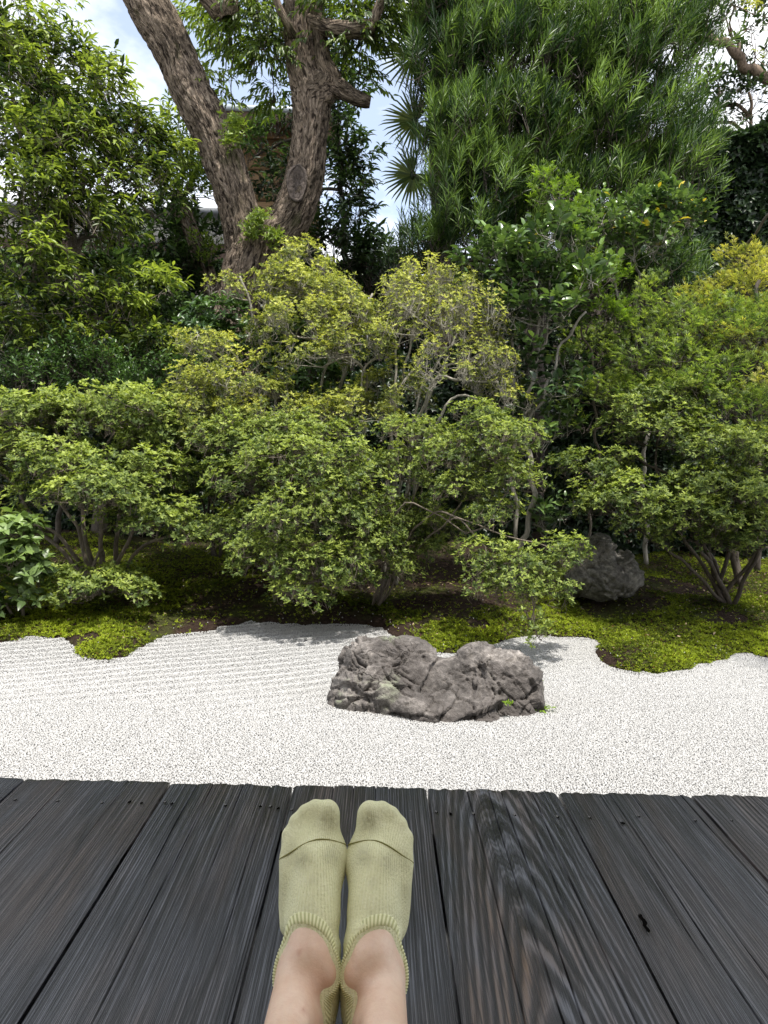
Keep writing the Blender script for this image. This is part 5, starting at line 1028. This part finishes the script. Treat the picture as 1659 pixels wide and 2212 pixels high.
def hedge(name, label, x0, x1, y0, y1, z1, n, cat='hedge', leaf_=(.07, .032), mt='hedge', n2=.3):
    root = empty(name, ((x0+x1)/2, y0, gz((x0+x1)/2, y0))); tag(root, label, cat); zb = root.location.z-.02
    b1 = Buf(); nn = n; X = rng.uniform(x0, x1, nn); Z = zb+(z1-zb)*rng.uniform(0, 1, nn); bulge = .18*np.sin(X*2.3+1)*np.sin(Z*2.1)+.08*np.sin(X*6)*np.cos(Z*5); Yf = y0-bulge+rng.uniform(0, .22, nn)
    topk = rng.uniform(0, 1, nn) < .25; Z = np.where(topk, z1+.10*np.sin(X*3)+.05*np.sin(X*11)+rng.normal(0, .04, nn), Z); Yf = np.where(topk, rng.uniform(y0, y1, nn), Yf)
    P = np.c_[X, Yf, Z]; A = np.where(topk[:, None], np.array([0, 0, 1.0]), np.array([0, -.9, .5]))+rng.normal(0, .5, P.shape)
    q, D, Nn = whorl(P, A, 5, 60); leaves(b1, q, D, Nn, leaf_[0]*rng.uniform(.7, 1.2, len(q)), leaf_[1]*rng.uniform(.8, 1.1, len(q)), 'blade', np.clip(rng.normal(.4, .2, len(q)), 0, .97)); link('foliage', b1.mesh('foliage'), M[mt], root)
    b2 = Buf()
    for x in np.arange(x0+.1, x1, .28): limb(b2, [(x, (y0+y1)/2, zb), (x+.05, (y0+y1)/2, (zb+z1)/2), (x, (y0+y1)/2, z1-.1)], .03, .012, 5, .2)
    twigs(b2, np.c_[X, np.full(nn, (y0+y1)/2), Z-.1][::3], P[::3], .006, .002, .02)
    link('branches', b2.mesh('branches'), M['bark_dark'], root)
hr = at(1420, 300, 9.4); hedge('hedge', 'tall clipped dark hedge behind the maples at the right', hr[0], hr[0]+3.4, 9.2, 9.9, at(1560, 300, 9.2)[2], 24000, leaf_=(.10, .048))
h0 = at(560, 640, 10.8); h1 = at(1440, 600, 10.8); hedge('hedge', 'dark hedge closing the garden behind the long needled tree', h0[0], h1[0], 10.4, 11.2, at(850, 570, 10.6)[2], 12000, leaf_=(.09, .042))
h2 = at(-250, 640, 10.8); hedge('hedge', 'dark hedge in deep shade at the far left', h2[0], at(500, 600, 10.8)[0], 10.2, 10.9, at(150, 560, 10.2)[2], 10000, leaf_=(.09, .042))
u0 = at(-80, 900, 7.0)[0]; u1 = at(600, 900, 7.0)[0]; u2 = at(1180, 900, 7.0)[0]; u3 = at(1760, 900, 7.0)[0]  # low dark fillers, put in to darken the ground between the shrubs
hedge('dark_filler_shrub', 'dark low evergreen added to darken the gap behind the left azalea', u0, u1-.1, 6.9, 7.5, at(300, 850, 6.9)[2], 9000, 'shrub', (.06, .026))
hedge('dark_filler_shrub', 'dark low evergreen added to darken the gap behind the middle azaleas, under the forked trunk', u1, u2-.1, 7.1, 7.7, at(800, 800, 6.9)[2], 9000, 'shrub', (.06, .026))
hedge('dark_filler_shrub', 'dark low evergreen added to darken the gap behind the boulder and the right maple', u2, u3, 6.6, 7.3, at(1400, 840, 6.6)[2], 9000, 'shrub', (.06, .026))
YF = 11.9; fl, fr_ = at(-500, 600, YF)[0], at(2200, 600, YF)[0]; ft = at(830, 600, YF)[2]
fen = empty('backing_fence', (0, YF, -.3)); tag(fen, 'dark board fence added behind the hedges to darken their gaps', 'fence')  # added dark backing, so gaps in the hedges read as shade
fb_ = Buf(); box(fb_, (0, YF, -.6), (.60, YF+.03, ft)); fm_ = fb_.mesh('fence_board'); fm_.materials.append(simple('fence_wood', (.045, .036, .03), .8, .2, .3, 5, .2, (8, 8, 1)))
for x in np.arange(fl, fr_, .605):
    o = link('fence_board', fm_, None, fen); o.matrix_parent_inverse = Matrix.Translation(-fen.location); o.location = (float(x), 0, 0)
# small plants
def herb(name, label, px, py, Y, n, L, W, spreadm, mt, hgt_=.05, up=.8, base=None, cat='plant'):
    c = at(px, py, Y); bz_ = c[2] if base is None else base; root = empty(name, (c[0], c[1], bz_)); tag(root, label, cat); b = Buf()
    P = np.array([c[0], c[1], bz_])+rng.normal(0, spreadm, (n, 3))*np.array([1, .7, 0])+np.c_[np.zeros((n, 2)), rng.uniform(.3, 1, n)*hgt_]; b2 = Buf(); twigs(b2, P-np.c_[np.zeros((n, 2)), P[:, 2]-bz_], P, .001, .0006, .05)
    A = np.array([0, -.2, 1.0])+rng.normal(0, .4, P.shape); q, D, Nn = whorl(P, A, 5, 65); leaves(b, q, D, Nn, L*rng.uniform(.7, 1.2, len(q)), W*rng.uniform(.8, 1.1, len(q)), 'blade', rng.uniform(.4, .97, len(q)))
    link('leaves', b.mesh('leaves'), M[mt], root); link('stems', b2.mesh('stems'), M['palm'], root)
herb('weed', 'tiny bright green weed growing in the crack of the two humped rock', 1096, 1521, 3.02, 7, .014, .007, .009, 'maple_green', .008)
p_ = on_z(1172, 1535, GZ); herb('weed', 'small pale weed in the gravel at the right foot of the rock', 1172, 1535, p_[1], 9, .026, .008, .02, 'maple_green', .02, base=GZ)
p_ = on_z(1168, 1480, GZ); herb('weed', 'small pale weed in the gravel behind the right end of the rock', 1165, 1492, p_[1], 5, .022, .008, .015, 'maple_green', .02, base=GZ)
c = bs(1050, 1385, 3.95); herb('fern', 'low leafy herb behind the dip between the rock humps', 1050, 1385, 3.95, 40, .03, .013, .07, 'rosette', .07, base=c[2])
herb('weed', 'weed peeping over the saddle of the rock', 966, 1416, 3.75, 10, .02, .009, .03, 'maple_green', .03, base=gz(at(966, 1416, 3.75)[0], 3.75))

#SECTION: buildings
YB = 17.0
hs = empty('wooden_house', (float(at(600, 400, YB)[0]), YB, -.4)); tag(hs, 'ochre timber house with projecting tin eaves seen through the fork', 'house')
wood = simple('ochre_timber', (.13, .080, .036), .7, .3, .35, 3, .3, (1, 1, 14)); dk = simple('dark_timber', (.085, .055, .038), .7, .3, .3, 3, .2, (8, 1, 1)); tin = simple('tin_roof', (.42, .47, .50), .35, .5, .1, 4, .05)
x0 = at(490, 400, YB)[0]; x1 = at(690, 400, YB)[0]; zt = at(560, 300, YB)[2]
b1 = Buf(); box(b1, (x0, YB, -.6), (x1, YB+.12, zt)); link('wall', b1.mesh('wall'), wood, hs)
zz = zt-.05; bmesh_board = Buf(); box(bmesh_board, (x0-.02, YB-.035, 0), (x1+.02, YB-.001, .30)); bmb = bmesh_board.mesh('board'); bmb.materials.append(wood)
for k_ in range(10):
    o = link('board', bmb, None, hs); o.parent = hs; o.matrix_parent_inverse = Matrix.Translation(-hs.location); o.location = (0, 0, zt-.34*(k_+1))
b1 = Buf(); zr = at(560, 240, YB-1.0)[2]; V = np.array([[x0-.3, YB-1.1, zr-.02], [x1+.4, YB-1.1, zr-.02], [x1+.4, YB+2.5, zr+.9], [x0-.3, YB+2.5, zr+.9]]); V = np.vstack([V, V+[0, 0, .09]])
b1.add(V, [[0, 3, 2, 1], [4, 5, 6, 7], [0, 1, 5, 4], [1, 2, 6, 5], [2, 3, 7, 6], [3, 0, 4, 7]]); rf = link('roof', b1.mesh('roof'), tin, hs)
b1 = Buf(); box(b1, (x0-.25, YB-1.04, zr-.22), (x1+.35, YB-.98, zr-.03)); link('fascia', b1.mesh('fascia'), dk, hs)
b1 = Buf(); box(b1, (x0-.25, YB-.25, zt-.05), (x1+.35, YB-.04, zt+.28)); link('beam', b1.mesh('beam'), wood, hs)
rb_ = Buf(); box(rb_, (-.03, -1.0, 0), (.03, .05, .10)); rmesh = rb_.mesh('rafter'); rmesh.materials.append(dk)
for x in np.arange(x0, x1, .30):
    o = link('rafter', rmesh, None, hs); o.location = (x, YB, zr-.13); o.rotation_euler = (math.radians(8), 0, 0)
# plaster wall with a tiled top and a lattice window, at the left behind the leaves
YW = 13.5; xw0 = at(-350, 500, YW)[0]; xw1 = at(500, 500, YW)[0]; zw = at(380, 470, YW)[2]
wl = empty('plaster_building', ((xw0+xw1)/2, YW, -.4)); tag(wl, 'low building with cream plaster and dark lattice behind the left trees', 'building')
b1 = Buf(); box(b1, (xw0, YW, at(380, 525, YW)[2]), (xw1, YW+.2, zw)); link('plaster', b1.mesh('plaster'), simple('cream_plaster', (.52, .50, .44), .9, .2, .08, 3, .05), wl)
b1 = Buf(); box(b1, (xw0, YW+.02, -.6), (xw1, YW+.22, at(380, 525, YW)[2]-.003)); link('board_wall', b1.mesh('board_wall'), dk, wl)
b1 = Buf(); box(b1, (xw0-.1, YW-.3, zw+.003), (xw1+.1, YW+.5, zw+.10)); link('coping', b1.mesh('coping'), simple('grey_tile', (.17, .18, .19), .5, .4, .2, 12, .3), wl)
ca, cb_ = at(350, 590, YW-.02), at(372, 612, YW-.02)
for k_ in range(3):
    b1 = Buf(); xx = ca[0]+k_*(cb_[0]-ca[0])/2; box(b1, (xx-.012, YW-.05, cb_[2]-.05), (xx+.012, YW-.02, ca[2]+.05)); link('lattice_bar', b1.mesh('lattice_bar'), simple('grey_bar_%d' % k_, (.4, .41, .42), .6, .3, .1, 10, 0), wl)
for s in STAT: print('PLANT', s)
